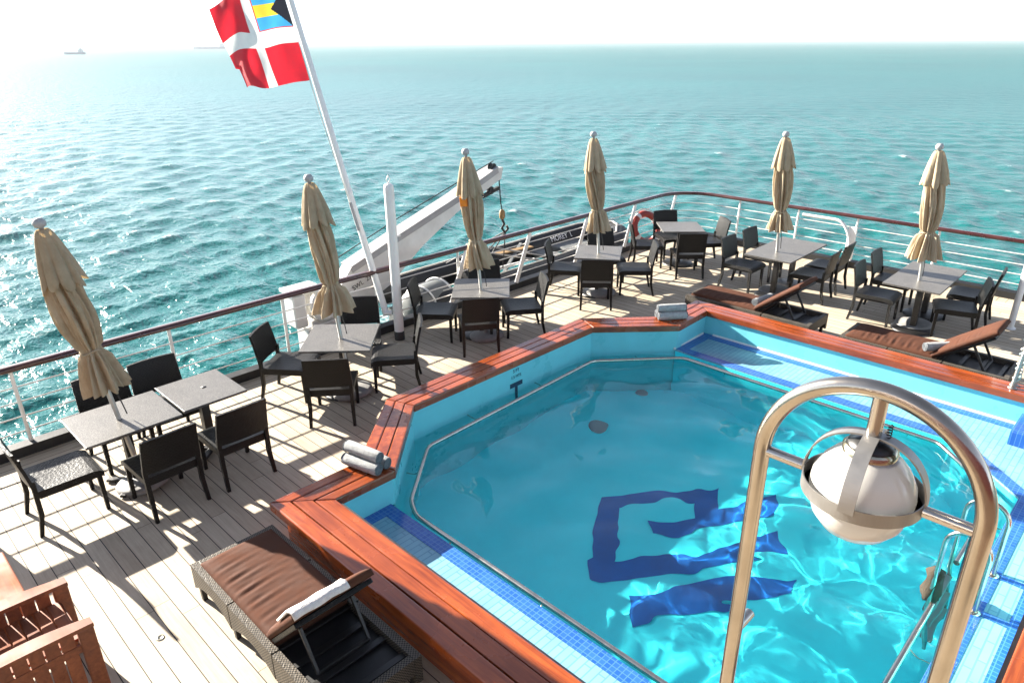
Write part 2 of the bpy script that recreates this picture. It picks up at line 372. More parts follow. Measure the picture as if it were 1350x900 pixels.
for i in range(1, len(ko) - 1):
    a0, a1, c0, c1 = ko[i], ko[i + 1], ki[i], ki[i + 1]
    b.add([(c0[0], c0[1], -.01), (c1[0], c1[1], -.01), (c1[0], c1[1], .115), (c0[0], c0[1], .115), (a0[0], a0[1], .13), (a1[0], a1[1], .13), (a0[0], a0[1], -.2), (a1[0], a1[1], -.2)], [(0, 1, 2, 3)[::-1], (3, 2, 5, 4)[::-1], (4, 5, 7, 6)[::-1]])
tag(b.build('kerb', M['black']), kind='structure')
b = MB(); ho = deck_outline(-.028)
for i in range(len(ho)):
    a0, a1 = ho[i], ho[(i + 1) % len(ho)]
    b.add([(a0[0], a0[1], -.02), (a1[0], a1[1], -.02), (a1[0], a1[1], -10), (a0[0], a0[1], -10)], [(3, 2, 1, 0)])
b.prism([(5.9, 8.5), (13.3, 8.5), (13.3, 10.7), (5.9, 10.7)], -1.35, -1.05)
tag(b.build('hull', M['hull']), kind='structure')

# sea ------------------------------------------------------------------
ZS = -8.0
def make_sea():
    cx, cy = 0., 0.
    hc = 12.1
    r = np.concatenate([np.geomspace(9, 60, 300, endpoint=False), np.geomspace(60, 600, 330, endpoint=False), np.geomspace(600, 26000, 120)])
    fine = np.linspace(R(44.4 - 46), R(44.4 + 46), 620); coarse = np.linspace(R(44.4 + 46), R(44.4 + 314), 60)[1:-1]
    th = np.concatenate([fine, coarse]); nr, na = len(r), len(th)
    RR, TH = np.meshgrid(r, th, indexing='ij'); X = RR * np.cos(TH); Y = RR * np.sin(TH)
    rng = np.random.default_rng(3)
    dr = np.gradient(r)[:, None] * np.ones((1, na)); 
    dz = np.zeros_like(X); dx = np.zeros_like(X); dy = np.zeros_like(X)
    wd = R(-70)     # waves run towards the near right
    for i in range(72):
        lam = 0.55 * (6.0 / 0.55) ** rng.random(); k = 2 * math.pi / lam
        a = wd + rng.normal(0, .62); amp = .0046 * lam ** 0.80 * (.6 + .8 * rng.random()); ph = rng.random() * 6.283
        fade = np.clip((lam / np.maximum(dr, RR * .0027) - 2.2) / 3.0, 0, 1)
        arg = k * (X * math.cos(a) + Y * math.sin(a)) + ph
        s, c = np.sin(arg), np.cos(arg)
        dz += fade * amp * s; dx += fade * amp * .85 * c * math.cos(a); dy += fade * amp * .85 * c * math.sin(a)
    Z = ZS + dz
    v = np.stack([X + dx, Y + dy, Z], -1).reshape(-1, 3)
    idx = np.arange(nr * na).reshape(nr, na)
    q = np.stack([idx[:-1, :], idx[1:, :], np.roll(idx, -1, 1)[1:, :], np.roll(idx, -1, 1)[:-1, :]], -1).reshape(-1, 4)
    me = bpy.data.meshes.new('sea'); me.vertices.add(len(v)); me.vertices.foreach_set('co', v.astype(np.float32).ravel())
    me.loops.add(q.size); me.loops.foreach_set('vertex_index', q.astype(np.int32).ravel())
    me.polygons.add(len(q)); me.polygons.foreach_set('loop_start', np.arange(0, q.size, 4, dtype=np.int32)); me.polygons.foreach_set('loop_total', np.full(len(q), 4, dtype=np.int32))
    me.update(calc_edges=True); me.polygons.foreach_set('use_smooth', np.ones(len(q), bool))
    # foam on the steepest crests, more of it in the wake close to the hull
    sd = dz / (np.abs(dz).std() + 1e-6)
    near = np.exp(-np.maximum(RR - 12, 0) / 22.) * (TH > R(55)) * .9
    fo = np.clip((dz / .05 - 2.25 + near * 1.1), 0, 1)
    at = me.attributes.new('foam', 'FLOAT', 'POINT'); at.data.foreach_set('value', fo.astype(np.float32).ravel())
    ch = np.clip(np.log(RR / 40) / np.log(900 / 40), 0, 1); ca = me.attributes.new('chop', 'FLOAT', 'POINT'); ca.data.foreach_set('value', ch.astype(np.float32).ravel())
    me.materials.append(M['sea']); o = bpy.data.objects.new('sea', me); COL.objects.link(o); tag(o, kind='structure')
make_sea()

# ------------------------------------------------------------------ swimming pool
POOL = empty('swimming_pool', (5.84, 2.7, 0), 0, 'turquoise swimming pool framed by a raised varnished wood rim', 'swimming pool')
PL = Vector((5.84, 2.7, 0))
def pbuild(mb, name, mats, parent=POOL, label=None):
    if parent is POOL: mb.xform(Matrix.Translation(-PL))
    o = mb.build(name, mats, parent)
    if label: o['label'] = label
    return o
def lerp(a, b, t): return (a[0] + (b[0] - a[0]) * t, a[1] + (b[1] - a[1]) * t)
# coping: three boards per side, each its own mesh
segs = [(0, 1, 'coping'), (1, 2, 'coping_x'), (2, 3, 'coping_d'), (3, 4, 'coping_x'), (4, 5, 'coping_d'), (5, 6, 'coping_x'), (6, 7, 'coping'), (7, 0, 'coping_x')]
for i, j, mk in segs:
    for kk in range(3):
        t0, t1 = kk / 3 + (.012 if kk else 0), (kk + 1) / 3 - (.012 if kk < 2 else 0)
        a0, a1 = lerp(CO[i], CI[i], t0), lerp(CO[i], CI[i], t1); c0, c1 = lerp(CO[j], CI[j], t0), lerp(CO[j], CI[j], t1)
        d = Vector((c0[0] - a0[0], c0[1] - a0[1])).normalized() * .0025
        a0 = (a0[0] + d.x, a0[1] + d.y); a1 = (a1[0] + d.x, a1[1] + d.y); c0 = (c0[0] - d.x, c0[1] - d.y); c1 = (c1[0] - d.x, c1[1] - d.y)
        poly = [a0, c0, c1, a1]
        ar = sum(poly[q][0] * poly[(q + 1) % 4][1] - poly[(q + 1) % 4][0] * poly[q][1] for q in range(4))
        if ar < 0: poly = poly[::-1]
        bm = bmesh.new(); vb = [bm.verts.new((p[0], p[1], ZC - .085)) for p in poly]; vt = [bm.verts.new((p[0], p[1], ZC)) for p in poly]
        bm.faces.new(vb[::-1]); bm.faces.new(vt)
        for q in range(4): bm.faces.new((vb[q], vb[(q + 1) % 4], vt[(q + 1) % 4], vt[q]))
        bmesh.ops.bevel(bm, geom=[e for e in bm.edges if all(v in vt for v in e.verts)], offset=.014 if kk != 1 else .006, segments=3, profile=.5, affect='EDGES')
        bm.verts.index_update(); m_ = MB().add([v.co for v in bm.verts], [[v.index for v in f.verts] for f in bm.faces]); bm.free()
        pbuild(m_, 'coping_board', M[mk])
# dark joint bed + outer wall under the boards
WO = [(2.29, -.2), (2.29, 5.05), (3.16, 5.05), (4.11, 5.90), (7.5, 5.90), (8.38, 5.07), (9.28, 5.1), (9.28, -.2)]
WI = [(2.66, .13), (2.66, 4.79), (3.255, 4.785), (4.19, 5.665), (7.38, 5.67), (8.265, 4.82), (9.07, 4.85), (9.07, .13)]
bd = MB()
for i in range(8):
    j = (i + 1) % 8
    bd.add([WO[i] + (ZC - .03,), WO[j] + (ZC - .03,), WI[j] + (ZC - .03,), WI[i] + (ZC - .03,)], [(0, 1, 2, 3)[::-1]])
pbuild(bd, 'joint_bed', M['black'])
ow = MB()
for i in range(8):
    j = (i + 1) % 8
    ow.add([WO[i] + (-.02,), WO[j] + (-.02,), WO[j] + (ZC - .03,), WO[i] + (ZC - .03,)], [(0, 1, 2, 3)])
pbuild(ow, 'outer_wall', M['coping'])
iw = MB()
for i in range(8):
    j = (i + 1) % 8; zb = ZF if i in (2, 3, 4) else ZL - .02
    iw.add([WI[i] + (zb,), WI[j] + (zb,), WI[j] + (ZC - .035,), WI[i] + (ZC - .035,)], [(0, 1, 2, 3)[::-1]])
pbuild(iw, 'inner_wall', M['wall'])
# ledge (three sides) and the deep basin inside it
WB = [(3.21, 1.33), (3.21, 4.785), (3.255, 4.785), (4.19, 5.665), (7.38, 5.67), (8.265, 4.82), (8.235, 4.82), (8.19, 1.30), (7.44, .51), (4.0, .51)]
lo = [(2.66, .13), (9.07, .13), (9.07, 4.85), (8.265, 4.82), (8.235, 4.82), (8.19, 1.30), (7.44, .51), (4.0, .51), (3.21, 1.33), (3.21, 4.785), (2.66, 4.79)]
pbuild(MB().prism(lo, ZL - .02, ZL, bottom=False), 'ledge', M['tilew'])
bs = MB()
for i in range(len(WB)):
    j = (i + 1) % len(WB)
    if i in (1, 2, 3, 4, 5): continue
    bs.add([WB[i] + (ZF,), WB[j] + (ZF,), WB[j] + (ZL - .02,), WB[i] + (ZL - .02,)], [(0, 1, 2, 3)[::-1]])
bs.add([(2.9, .3, ZF), (8.6, .3, ZF), (8.6, 5.9, ZF), (2.9, 5.9, ZF)], [(0, 1, 2, 3)])
pbuild(bs, 'basin', M['pool'])
def strip(pl, name='tile_border', z=ZL, lab=None):
    pbuild(MB().prism(pl, z, z + .005, bottom=False), name, M['tileb'], label=lab)
strip([(3.07, 1.38), (3.212, 1.332), (3.212, 4.66), (3.07, 4.66)]); strip([(2.665, 4.662), (3.212, 4.662), (3.212, 4.783), (2.665, 4.783)])
strip([(8.188, 1.298), (8.33, 1.25), (8.375, 4.68), (8.233, 4.68)]); strip([(8.24, 4.682), (9.065, 4.682), (9.065, 4.84), (8.26, 4.818)])
strip([(8.91, .85), (9.05, .85), (9.05, 4.68), (8.91, 4.68)])
strip([(7.442, .508), (7.50, .37), (8.328, 1.247), (8.19, 1.297)]); strip([(4.0, .37), (7.498, .37), (7.442, .508), (4.0, .508)])
strip([(4.0, .37), (4.0, .508), (3.214, 1.328), (3.074, 1.374)])
strip([(2.67, .14), (8.5, .14), (8.5, .2), (2.67, .2)])
for x in (6.06, 5.50): strip([(x - .035, .202), (x + .035, .202), (x + .035, .368), (x - .035, .368)])
wc = MB(); wc.box((9.055, 2.77, ZL + .012), (.022, 3.85, .03), .004); wc.box((8.62, 4.835, ZL + .012), (.8, .02, .03), .004)
pbuild(wc, 'white_trim', M['lettering'])
pbuild(MB().box((8.78, .49, .11), (.56, .68, .17), .012), 'corner_step', M['tileb'], label='raised blue tiled corner step')
# depth marking
T = Matrix.Translation(Vector((5.85, 5.664, 0)) - PL)
RX = Matrix.Rotation(R(90), 4, 'X')
put_text('5 FT', .062, 'depth_marking', M['mark'], POOL, T @ Matrix.Translation((0, 0, .245)) @ RX)
put_text('1.5 MTS', .055, 'depth_marking', M['mark'], POOL, T @ Matrix.Translation((0, 0, .165)) @ RX)
tm = MB().box((5.85, 5.663, .055), (.225, .004, .06)).box((5.85, 5.6625, -.14), (.045, .005, .33))
pbuild(tm, 'depth_marking', M['mark'])
# floor emblem
EM = [[(5.54, 4.01), (5.83, 3.76), (6.2, 3.43), (6.64, 3.2), (6.33, 3.06), (5.99, 3.4), (5.5, 3.73)],
      [(5.54, 4.01), (5.5, 3.72), (5.14, 3.46), (4.88, 3.34), (4.4, 3.3), (4.64, 3.5), (4.74, 3.49)],
      [(4.64, 3.49), (4.88, 3.34), (5.5, 2.72), (5.98, 2.45), (6.36, 2.26), (6.07, 2.1), (5.41, 2.53), (4.97, 2.83), (4.6, 3.12), (4.41, 3.29)],
      [(6.21, 3.24), (6.33, 3.06), (6.14, 2.94), (5.93, 3.07)],
      [(5.56, 3.42), (5.96, 3.09), (6.5, 2.77), (6.96, 2.58), (6.62, 2.41), (6.0, 2.78), (5.58, 3.04), (5.39, 3.29)],
      [(4.53, 2.92), (4.84, 2.66), (5.32, 2.4), (5.83, 1.96), (5.58, 1.82), (4.99, 2.21), (4.6, 2.5), (4.24, 2.67)],
      ]
em = MB()
for q, pl in enumerate(EM): em.prism(pl, ZF + .004 + q * .002, ZF + .004 + q * .002, bottom=False)
pbuild(em, 'floor_emblem', M['emblem'])
for (x, y, r_) in ((6.71, 5.0, .10), (7.85, 5.1, .07)):
    dm = MB().lathe([(.001, .02), (r_, .02), (r_ + .03, .004), (r_ + .03, 0)], 24, (x, y, ZF + .002)); pbuild(dm, 'floor_drain', M['greyp'])
# tubular rail round the water
ra = [(4.3, .68, 0), (5.38, .68, 0)]
rb = [(6.05, .68, 0), (6.62, .68, 0), (7.36, .66, 0)] + [(8.08, 1.38, 0), (8.12, 4.62, 0)] + [(7.17, 5.47, 0), (4.16, 5.38, 0), (3.40, 4.72, 0), (3.29, 4.50, 0), (3.29, 1.2, 0)]
def rounded(pts, r=.08, n=4):
    P = [Vector(p) for p in pts]; o = [P[0]]
    for i in range(1, len(P) - 1):
        a = (P[i - 1] - P[i]); c = (P[i + 1] - P[i]); t = min(r, a.length * .45, c.length * .45); p0 = P[i] + a.normalized() * t; p1 = P[i] + c.normalized() * t
        for k in range(n + 1): s = k / n; o.append(p0 * (1 - s) ** 2 + P[i] * 2 * s * (1 - s) + p1 * s * s)
    return o + [P[-1]]
pbuild(MB().tube(rounded(rb), .024, 12), 'grab_rail', M['steel']); pbuild(MB().tube(ra, .024, 12), 'grab_rail', M['steel'])
bk = MB()
for (a, w) in (((3.29, 4.0), (3.215, 4.0)), ((3.29, 2.9), (3.215, 2.9)), ((3.29, 1.8), (3.215, 1.8)), ((3.8, 5.06), (3.72, 5.2)), ((5.0, 5.405), (5.0, 5.66)), ((6.2, 5.44), (6.2, 5.665)), ((7.7, 4.99), (7.8, 5.2)), ((8.115, 4.0), (8.22, 4.0)), ((8.1, 2.8), (8.21, 2.8)), ((8.085, 1.7), (8.195, 1.7)), ((6.9, .66), (6.9, .515)), ((4.8, .68), (4.8, .515))):
    bk.tube([(a[0], a[1], 0), (a[0] * .5 + w[0] * .5, a[1] * .5 + w[1] * .5, -.06), (w[0], w[1], -.05)], .008, 8)
pbuild(bk, 'rail_bracket', M['steel'])
# pool water
WAVE_C, WAVE_S = .235, .032
def make_water():
    nx, ny = 560, 560; xs = np.linspace(2.95, 8.55, nx); ys = np.linspace(.3, 5.9, ny); X, Y = np.meshgrid(xs, ys, indexing='xy')
    rng = np.random.default_rng(11); Z = np.zeros_like(X)
    turb = 1 / (1 + np.exp(-((3.1 - Y) + .35 * (X - 5.8) * .6) * 2.0))
    warp = .25 * np.sin(1.7 * X + .8 * Y) + .2 * np.sin(2.3 * Y - 1.1 * X)
    for i in range(44):
        lam = .13 * (.46 / .13) ** rng.random(); k = 6.2832 / lam; a = rng.normal(R(-65), .95); ph = rng.random() * 6.28
        Z += WAVE_C / k ** 2 * np.sin(k * (X * math.cos(a) + Y * math.sin(a)) + ph + (i % 5) * warp) * (.22 + .95 * turb)
    for i in range(14):
        lam = .5 * (1.5 / .5) ** rng.random(); k = 6.2832 / lam; a = rng.normal(R(-65), .9); ph = rng.random() * 6.28
        Z += WAVE_S / k * np.sin(k * (X * math.cos(a) + Y * math.sin(a)) + ph + (i % 3) * warp) * (.5 + .6 * turb)
    v = np.stack([X, Y, ZW + Z], -1).reshape(-1, 3); idx = np.arange(nx * ny).reshape(ny, nx)
    q = np.stack([idx[:-1, :-1], idx[:-1, 1:], idx[1:, 1:], idx[1:, :-1]], -1).reshape(-1, 4)
    me = bpy.data.meshes.new('pool_water'); me.vertices.add(len(v)); me.vertices.foreach_set('co', v.astype(np.float32).ravel())
    me.loops.add(q.size); me.loops.foreach_set('vertex_index', q.astype(np.int32).ravel()); me.polygons.add(len(q))
    me.polygons.foreach_set('loop_start', np.arange(0, q.size, 4, dtype=np.int32)); me.polygons.foreach_set('loop_total', np.full(len(q), 4, dtype=np.int32))
    me.update(calc_edges=True); me.polygons.foreach_set('use_smooth', np.ones(len(q), bool)); me.materials.append(M['water'])
    o = bpy.data.objects.new('pool_water', me); COL.objects.link(o); tag(o, kind='structure'); return o
WATER = make_water()
WATER.cycles.is_caustics_caster = True
for o in POOL.children:
    if o.name.split('.')[0] in ('basin', 'inner_wall', 'floor_emblem', 'floor_drain', 'depth_marking'): o.cycles.is_caustics_receiver = True

# pool ladder ------------------------------------------------------------
lad = empty('pool_ladder', (5.75, .42, ZL), 0, 'stainless steel pool ladder with two hooped handrails', 'ladder')
for x in (6.04, 5.47):
    pts = [(x - 5.75, 0, 0), (x - 5.75, .0, .50)] + [(x - 5.75, .15 - .15 * math.cos(a), .50 + .15 * math.sin(a)) for a in np.linspace(0, math.pi, 12)][1:] + [(x - 5.75, .30, -.95)]
    MB().tube(pts, .019, 12).build('hoop', M['steel'], lad)
    MB().lathe([(.045, 0), (.045, .008), (.024, .014)], 16, (x - 5.75, 0, .005)).build('flange', M['steel'], lad)
for z in (-.25, -.5, -.75): MB().box((.005, .30, z), (.55, .07, .025), .006).build('tread', M['steelw'], lad)
nt_ = MB()
nt_.lathe([(.02, 0), (.06, .03), (.07, .12), (.055, .22), (.065, .30), (.02, .34)], 14, (-.23, .31, .0), fold=lambda a, z, k: 1 + .2 * math.sin(5 * a + z * 40))
tag(nt_.build('netting_bundle', M['net'], None, (5.75, .42, ZL - .12)), 'brown bundle of netting tied to the pool ladder above the water', 'netting')

# ------------------------------------------------------------------ railing
RAIL = empty('ship_railing', (6, SY, 0), 0, 'white deck railing with a dark varnished wooden handrail along stern and side', 'railing')
RL = Vector((6, SY, 0))
def rbuild(mb, name, mats, label=None):
    mb.xform(Matrix.Translation(-RL)); o = mb.build(name, mats, RAIL)
    if label: o['label'] = label
    return o
def railpath(z, inset=0.0):
    r = .85; x1, y1 = SX - inset, SY - inset
    pts = [(-8.5, y1, z), (x1 - r, y1, z)] + [(x1 - r + r * math.cos(a), y1 - r + r * math.sin(a), z) for a in np.linspace(math.pi / 2, 0, 14)][1:] + [(x1, -5, z)]
    out = [pts[0]]
    for p in pts[1:]:
        a = Vector(out[-1]); n = max(1, int((Vector(p) - a).length / .6)); out += [tuple(a.lerp(Vector(p), k / n)) for k in range(1, n + 1)]
    return out
hp = railpath(ZR); hm = MB(); prof = [(-.06, -.012), (-.055, .02), (-.03, .036), (.03, .036), (.055, .02), (.06, -.012), (.03, -.03), (-.03, -.03)]
vs = []; K = len(hp)
for i, p in enumerate(hp):
    a = Vector(hp[max(0, i - 1)]); c = Vector(hp[min(K - 1, i + 1)]); d = (c - a).normalized(); n = Vector((d.y, -d.x, 0))
    for (u, w) in prof: vs.append(Vector(p) + n * u + Vector((0, 0, w)))
fs = [(i * 8 + j, i * 8 + (j + 1) % 8, (i + 1) * 8 + (j + 1) % 8, (i + 1) * 8 + j) for i in range(K - 1) for j in range(8)]
hm.add(vs, fs, 0, True); rbuild(hm, 'handrail', M['hand'])
for z in (.25, .42, .59, .76): rbuild(MB().tube(railpath(z), .0085, 8), 'guard_wire', M['wire'])
for x in (-6.1, -4.4, -2.5, -.6, 1.13, 2.76, 4.25, 5.75, 7.38): rbuild(MB().tube([(x, SY, .1), (x, SY, ZR - .03)], .021, 10), 'stanchion', M['white'])
for y in (7.02, 5.75, 4.6, 3.2, 1.4, -.4, -2.2): rbuild(MB().tube([(SX - .04, y, .1), (SX, y, ZR - .03)], .021, 10), 'stanchion', M['white'])
for x in (7.12, 8.65, 10.27, 11.87, 13.42): rbuild(MB().beam((x, SY - .10, .13), (x + .43, SY - .03, ZR - .03), .085, .02, .004, (0, 1, 0)), 'brace', M['white'])
g = MB().tube(rounded([(SX - .12, 5.62, .88), (SX - .12, 4.84, .88), (SX - .12, 4.66, .6), (SX - .12, 4.62, .0)], .14, 6), .028, 10)
rbuild(g, 'gate_frame', M['white']); rbuild(MB().box((SX - .10, 4.63, .48), (.03, .16, .62), .01), 'gate_panel', M['white'])

# life ring on the stern rail
ring = empty('life_ring', (12.5, 8.27, .43), 0, 'orange life ring hanging on the stern railing behind the corner table', 'life ring')
ring.rotation_euler = (R(68), R(8), R(-20))
MB().tube([(.30 * math.cos(a), .30 * math.sin(a), 0) for a in np.linspace(0, 2 * math.pi, 40, endpoint=False)], .068, 14, closed=True).build('ring', M['orange'], ring)
for a in (40, 130, 220, 310):
    pts = [(.30 * math.cos(R(a + d)), .30 * math.sin(R(a + d)), 0) for d in (-7, -3, 0, 3, 7)]; MB().tube(pts, .0715, 14, caps=False).build('white_band', M['lettering'], ring)
MB().tube([(.405 * math.cos(a) + .0, .405 * math.sin(a), .02 * math.sin(4 * a)) for a in np.linspace(0, 2 * math.pi, 40, endpoint=False)], .009, 6, closed=True).build('grab_line', M['rope'], ring)

# ------------------------------------------------------------------ flag, staff and post
post = empty('white_post', (5.82, 8.05, 0), 0, 'thick white round post beside the flagstaff at the stern', 'post')
MB().lathe([(.070, .12), (.070, 2.24), (.064, 2.28), (.04, 2.30), (.0, 2.305)], 24).build('column', M['white'], post)
MB().lathe([(.076, 0), (.076, .13), (.071, .135)], 24).build('black_foot', M['black'], post)
MB().tube([(0, 0, 2.3), (-.03, 0, 2.36), (0, 0, 2.41), (.03, 0, 2.36), (0, 0, 2.3)], .008, 8).build('top_eye', M['white'], post)
MB().tube([(-.06, .06, .42), (-.13, .16, .40), (-.13, .18, .5)], .035, 10).build('bracket', M['white'], post)
MB().tube([(.08, 0, 1.55), (.14, 0, 1.55)], .012, 8).build('cleat', M['white'], post)
B0 = Vector((5.72, 8.22, .42)); B1 = Vector((5.80, 10.03, 4.66)); dirv = (B1 - B0).normalized(); B2 = B1 + dirv * 1.6
staff = empty('flagstaff', B0, 0, 'raked white flagstaff hinged to the post at the stern', 'flagstaff')
MB().tube([(0, 0, 0), (B1 - B0) * .5, B2 - B0], [.05, .046, .038], 16).build('staff', M['white'], staff)
MB().tube([(B1 - B0) * .27 + Vector((-.05, -.03, 0)), (B1 - B0) * .36 + Vector((-.055, -.03, 0))], .022, 8).build('cleat', M['greyp'], staff)
MB().tube([(B1 - B0) * .29 + Vector((-.05, -.03, 0)), (B1 - B0) * .65 + Vector((-.10, -.02, 0)), (B2 - B0) + Vector((-.06, -.02, 0))], .006, 6).build('halyard', M['rope'], staff)
def make_flag():
    top = B0 + (B2 - B0) * ((4.85 - B0.z) / (B2.z - B0.z)); bot = B0 + (B2 - B0) * ((3.66 - B0.z) / (B2.z - B0.z))
    rt = Vector((.70, -.714, 0)); fly = (-rt * 1.0 + Vector((.1, .1, -.0))).normalized(); nrm = Vector((.70, .70, .25)).normalized()
    nu, nv = 150, 100; Lf = 1.17; vs = []; off = Vector((-.06, 0, -.075)) - rt * .01
    for j in range(nv + 1):
        v = j / nv; h = bot.lerp(top, v) + off
        for i in range(nu + 1):
            u = i / nu
            amp = .015 + .06 * u
            w = amp * math.sin(7.2 * u + 1.6 * v + .4) + .035 * u * math.sin(15 * u - 5 * v) + .02 * math.sin(19 * u + 9 * v) * u + .018 * math.sin(11 * v + 9 * u) * u
            lift = .05 * math.sin(4.0 * u + .2) * u + .04 * u * math.sin(9 * u + 2.0 * v) + .05 * (v - .5) * math.sin(5 * u)
            shear = (v - .5) * .10 * u
            curl = .22 * max(0, u - .86) / .14 if v < .25 else 0
            p = h + fly * (Lf * u * (1 - .055 * u) - curl * .25) + nrm * w + Vector((0, 0, lift - .14 * u)) + fly * shear - Vector((0, 0, curl * (.25 - v) * -.2))
            vs.append(p - B0)
    fs, mi = [], []
    m_ = MB()
    for j in range(nv):
        for i in range(nu):
            u = (i + .5) / nu; v = (j + .5) / nv
            k = 0
            if abs(v - .5) < .085 or abs(u - .5) < .062: k = 1
            elif u < .425 and v > .595:
                uu = u / .425; vv = (v - .595) / .405
                if uu < .5 * (1 - abs(vv - .5) * 2): k = 4
                elif 1 / 3 < vv < 2 / 3: k = 3
                else: k = 2
            a = j * (nu + 1) + i; fs.append((a, a + 1, a + nu + 2, a + nu + 1)); mi.append(k)
    m_.v = [tuple(v) for v in vs]; m_.f = [list(f) for f in fs]; m_.mi = mi; m_.sm = [True] * len(fs)
    o = m_.build('flag', FL, None, B0)
    tag(o, 'red ensign with white cross and black, gold and aqua canton flying from the flagstaff', 'flag')
make_flag()

# ------------------------------------------------------------------ davit crane outboard of the stern
DV = Vector((5.3, 9.05, 0))
dav = empty('davit_crane', DV, 0, 'weathered white davit crane reaching up outboard of the stern railing', 'crane')
side = [(5.30, .55), (5.66, .96), (6.55, 1.27), (7.80, 1.68), (8.78, 2.06), (8.92, 2.05), (8.87, 1.86), (8.46, 1.70), (7.82, 1.44), (7.05, 1.02), (6.35, .52), (5.95, .36), (5.5, .32)]
bm_ = MB(); bm_.prism(side, -.12, .12); bm_.xform(Matrix.Translation(-DV) @ Matrix.Translation((0, 9.05, 0)) @ Matrix.Rotation(R(90), 4, 'X'))
bm_.build('boom', M['grime'], dav)
fl = MB(); tp = side[1:5]
for a, c in zip(tp, tp[1:]):
    A = Vector((a[0], 9.05, a[1] + .01)) - DV; C_ = Vector((c[0], 9.05, c[1] + .01)) - DV; fl.beam(A, C_, .30, .03, .004)
    fl.beam(A + Vector((0, -.135, -.05)), C_ + Vector((0, -.135, -.05)), .015, .09, .002)
fl.build('top_flange', M['greyp'], dav)
MB().tube([Vector((5.45, 9.0, 1.12)) - DV, Vector((6.6, 9.0, 1.52)) - DV, Vector((8.75, 9.0, 2.17)) - DV], .009, 6).build('hoist_cable', M['black'], dav)
MB().lathe([(.07, -.04), (.04, -.03), (.04, .03), (.07, .04)], 18, Vector((8.72, 9.0, 2.07)) - DV, Matrix.Rotation(R(90), 3, 'X')).build('sheave', M['black'], dav)
MB().beam(Vector((8.45, 8.98, 1.60)) - DV, Vector((8.86, 8.98, 1.70)) - DV, .07, .06, .01).beam(Vector((8.62, 8.98, 1.62)) - DV, Vector((8.66, 8.98, 1.75)) - DV, .09, .10, .02).build('boom_latch', M['rubber'], dav)
wn = MB().lathe([(.20, -.17), (.24, -.16), (.24, -.12), (.19, -.11), (.19, .11), (.24, .12), (.24, .16), (.20, .17)], 26, Vector((5.12, 9.0, .52)) - DV, Matrix.Rotation(R(90), 3, 'X')); wn.build('winch_drum', M['white'], dav)
hb = MB().box(Vector((4.74, 9.05, .50)) - DV, (.20, .30, .50), .03).box(Vector((4.85, 9.05, .80)) - DV, (.5, .34, .06), .015).box(Vector((5.3, 9.05, .24)) - DV, (.8, .30, .16), .02)
hb.build('winch_housing', M['grime'], dav)
MB().beam(Vector((4.95, 9.05, -1.3)) - DV, Vector((4.95, 9.05, .2)) - DV, .34, .3, .02).beam(Vector((4.95, 8.52, -.5)) - DV, Vector((4.95, 8.95, -.5)) - DV, .3, .3, .02).build('pedestal', M['grime'], dav)
put_text('SWL  250KG', .105, 'lettering', M['inkb'], dav, Matrix.Translation(Vector((5.92, 8.924, .72)) - DV) @ Matrix.Rotation(R(-20), 4, 'Y') @ RX)
hk = MB().tube([Vector(p) - DV for p in ((8.88, 9.0, 1.9), (8.92, 9.0, 1.4), (8.95, 9.0, 1.28))], .012, 6); hk.build('fall_wire', M['black'], dav)
MB().lathe([(.03, 0), (.055, .03), (.055, .13), (.03, .17)], 12, Vector((8.95, 9.0, 1.12)) - DV).build('hook_block', M['yellow'], dav)
hk = MB().tube([Vector(p) - DV for p in ((8.95, 9.0, 1.12), (9.0, 9.0, 1.02), (8.94, 9.0, .95), (9.02, 9.0, .86), (9.10, 9.0, .92), (9.06, 9.0, .98))], .024, 8); hk.build('hook', M['rubber'], dav)

# black inflatable rescue boat stowed under the crane
BO = Vector((10.2, 9.65, -1.05))
boat = empty('rescue_boat', BO, 0, 'black inflatable rescue boat with white lettering stowed outboard of the stern railing', 'boat')
tub = [(6.9, 9.05), (8.0, 9.0), (10, 9.0), (11.8, 9.02), (12.7, 9.15), (13.2, 9.5), (13.3, 9.75), (13.2, 10.0), (12.7, 10.32), (11.8, 10.42), (10, 10.42), (8.0, 10.40), (6.9, 10.32)]
tp = [Vector((x, y, -.17 + .10 * max(0, (x - 11) / 2.3) ** 1.5)) - BO for x, y in tub]
sm_ = []
for a, c in zip(tp, tp[1:]):
    sm_ += [a.lerp(c, k / 4) for k in range(4)]
sm_.append(tp[-1]); rr_ = [.26] * len(sm_); rr_[0] = .08; rr_[-1] = .08; rr_[1] = .2; rr_[-2] = .2
MB().tube(sm_, rr_, 18).build('inflatable_tube', M['rubber'], boat)
MB().prism([(7.2 - BO.x, 9.2 - BO.y), (12.3 - BO.x, 9.2 - BO.y), (13.0 - BO.x, 9.72 - BO.y), (12.3 - BO.x, 10.25 - BO.y), (7.2 - BO.x, 10.25 - BO.y)], .30, .62).build('boat_hull', M['raft'], boat)
MB().tube([p + Vector((0, -.03 if p.y > 0 else .03, .262)) for p in sm_[2:-2]], .02, 8).build('grab_line', M['rope'], boat)
MB().box(Vector((11.15, 9.75, -.17)) - BO, (.34, .95, .10), .02).build('thwart', M['raft'], boat)
MB().box(Vector((12.0, 9.75, -.15)) - BO, (.9, .8, .12), .03).build('bow_locker', M['raft'], boat)
MB().box(Vector((8.95, 9.7, -.10)) - BO, (.5, .5, .55), .04).build('console', M['rubber'], boat)
MB().tube([Vector(p) - BO for p in ((8.72, 9.6, .15), (8.66, 9.6, .52))], .045, 10).lathe([(.001, -.06), (.05, -.03), (.06, 0), (.05, .03), (.001, .06)], 12, Vector((8.65, 9.6, .57)) - BO).build('antenna_stub', M['black'], boat)
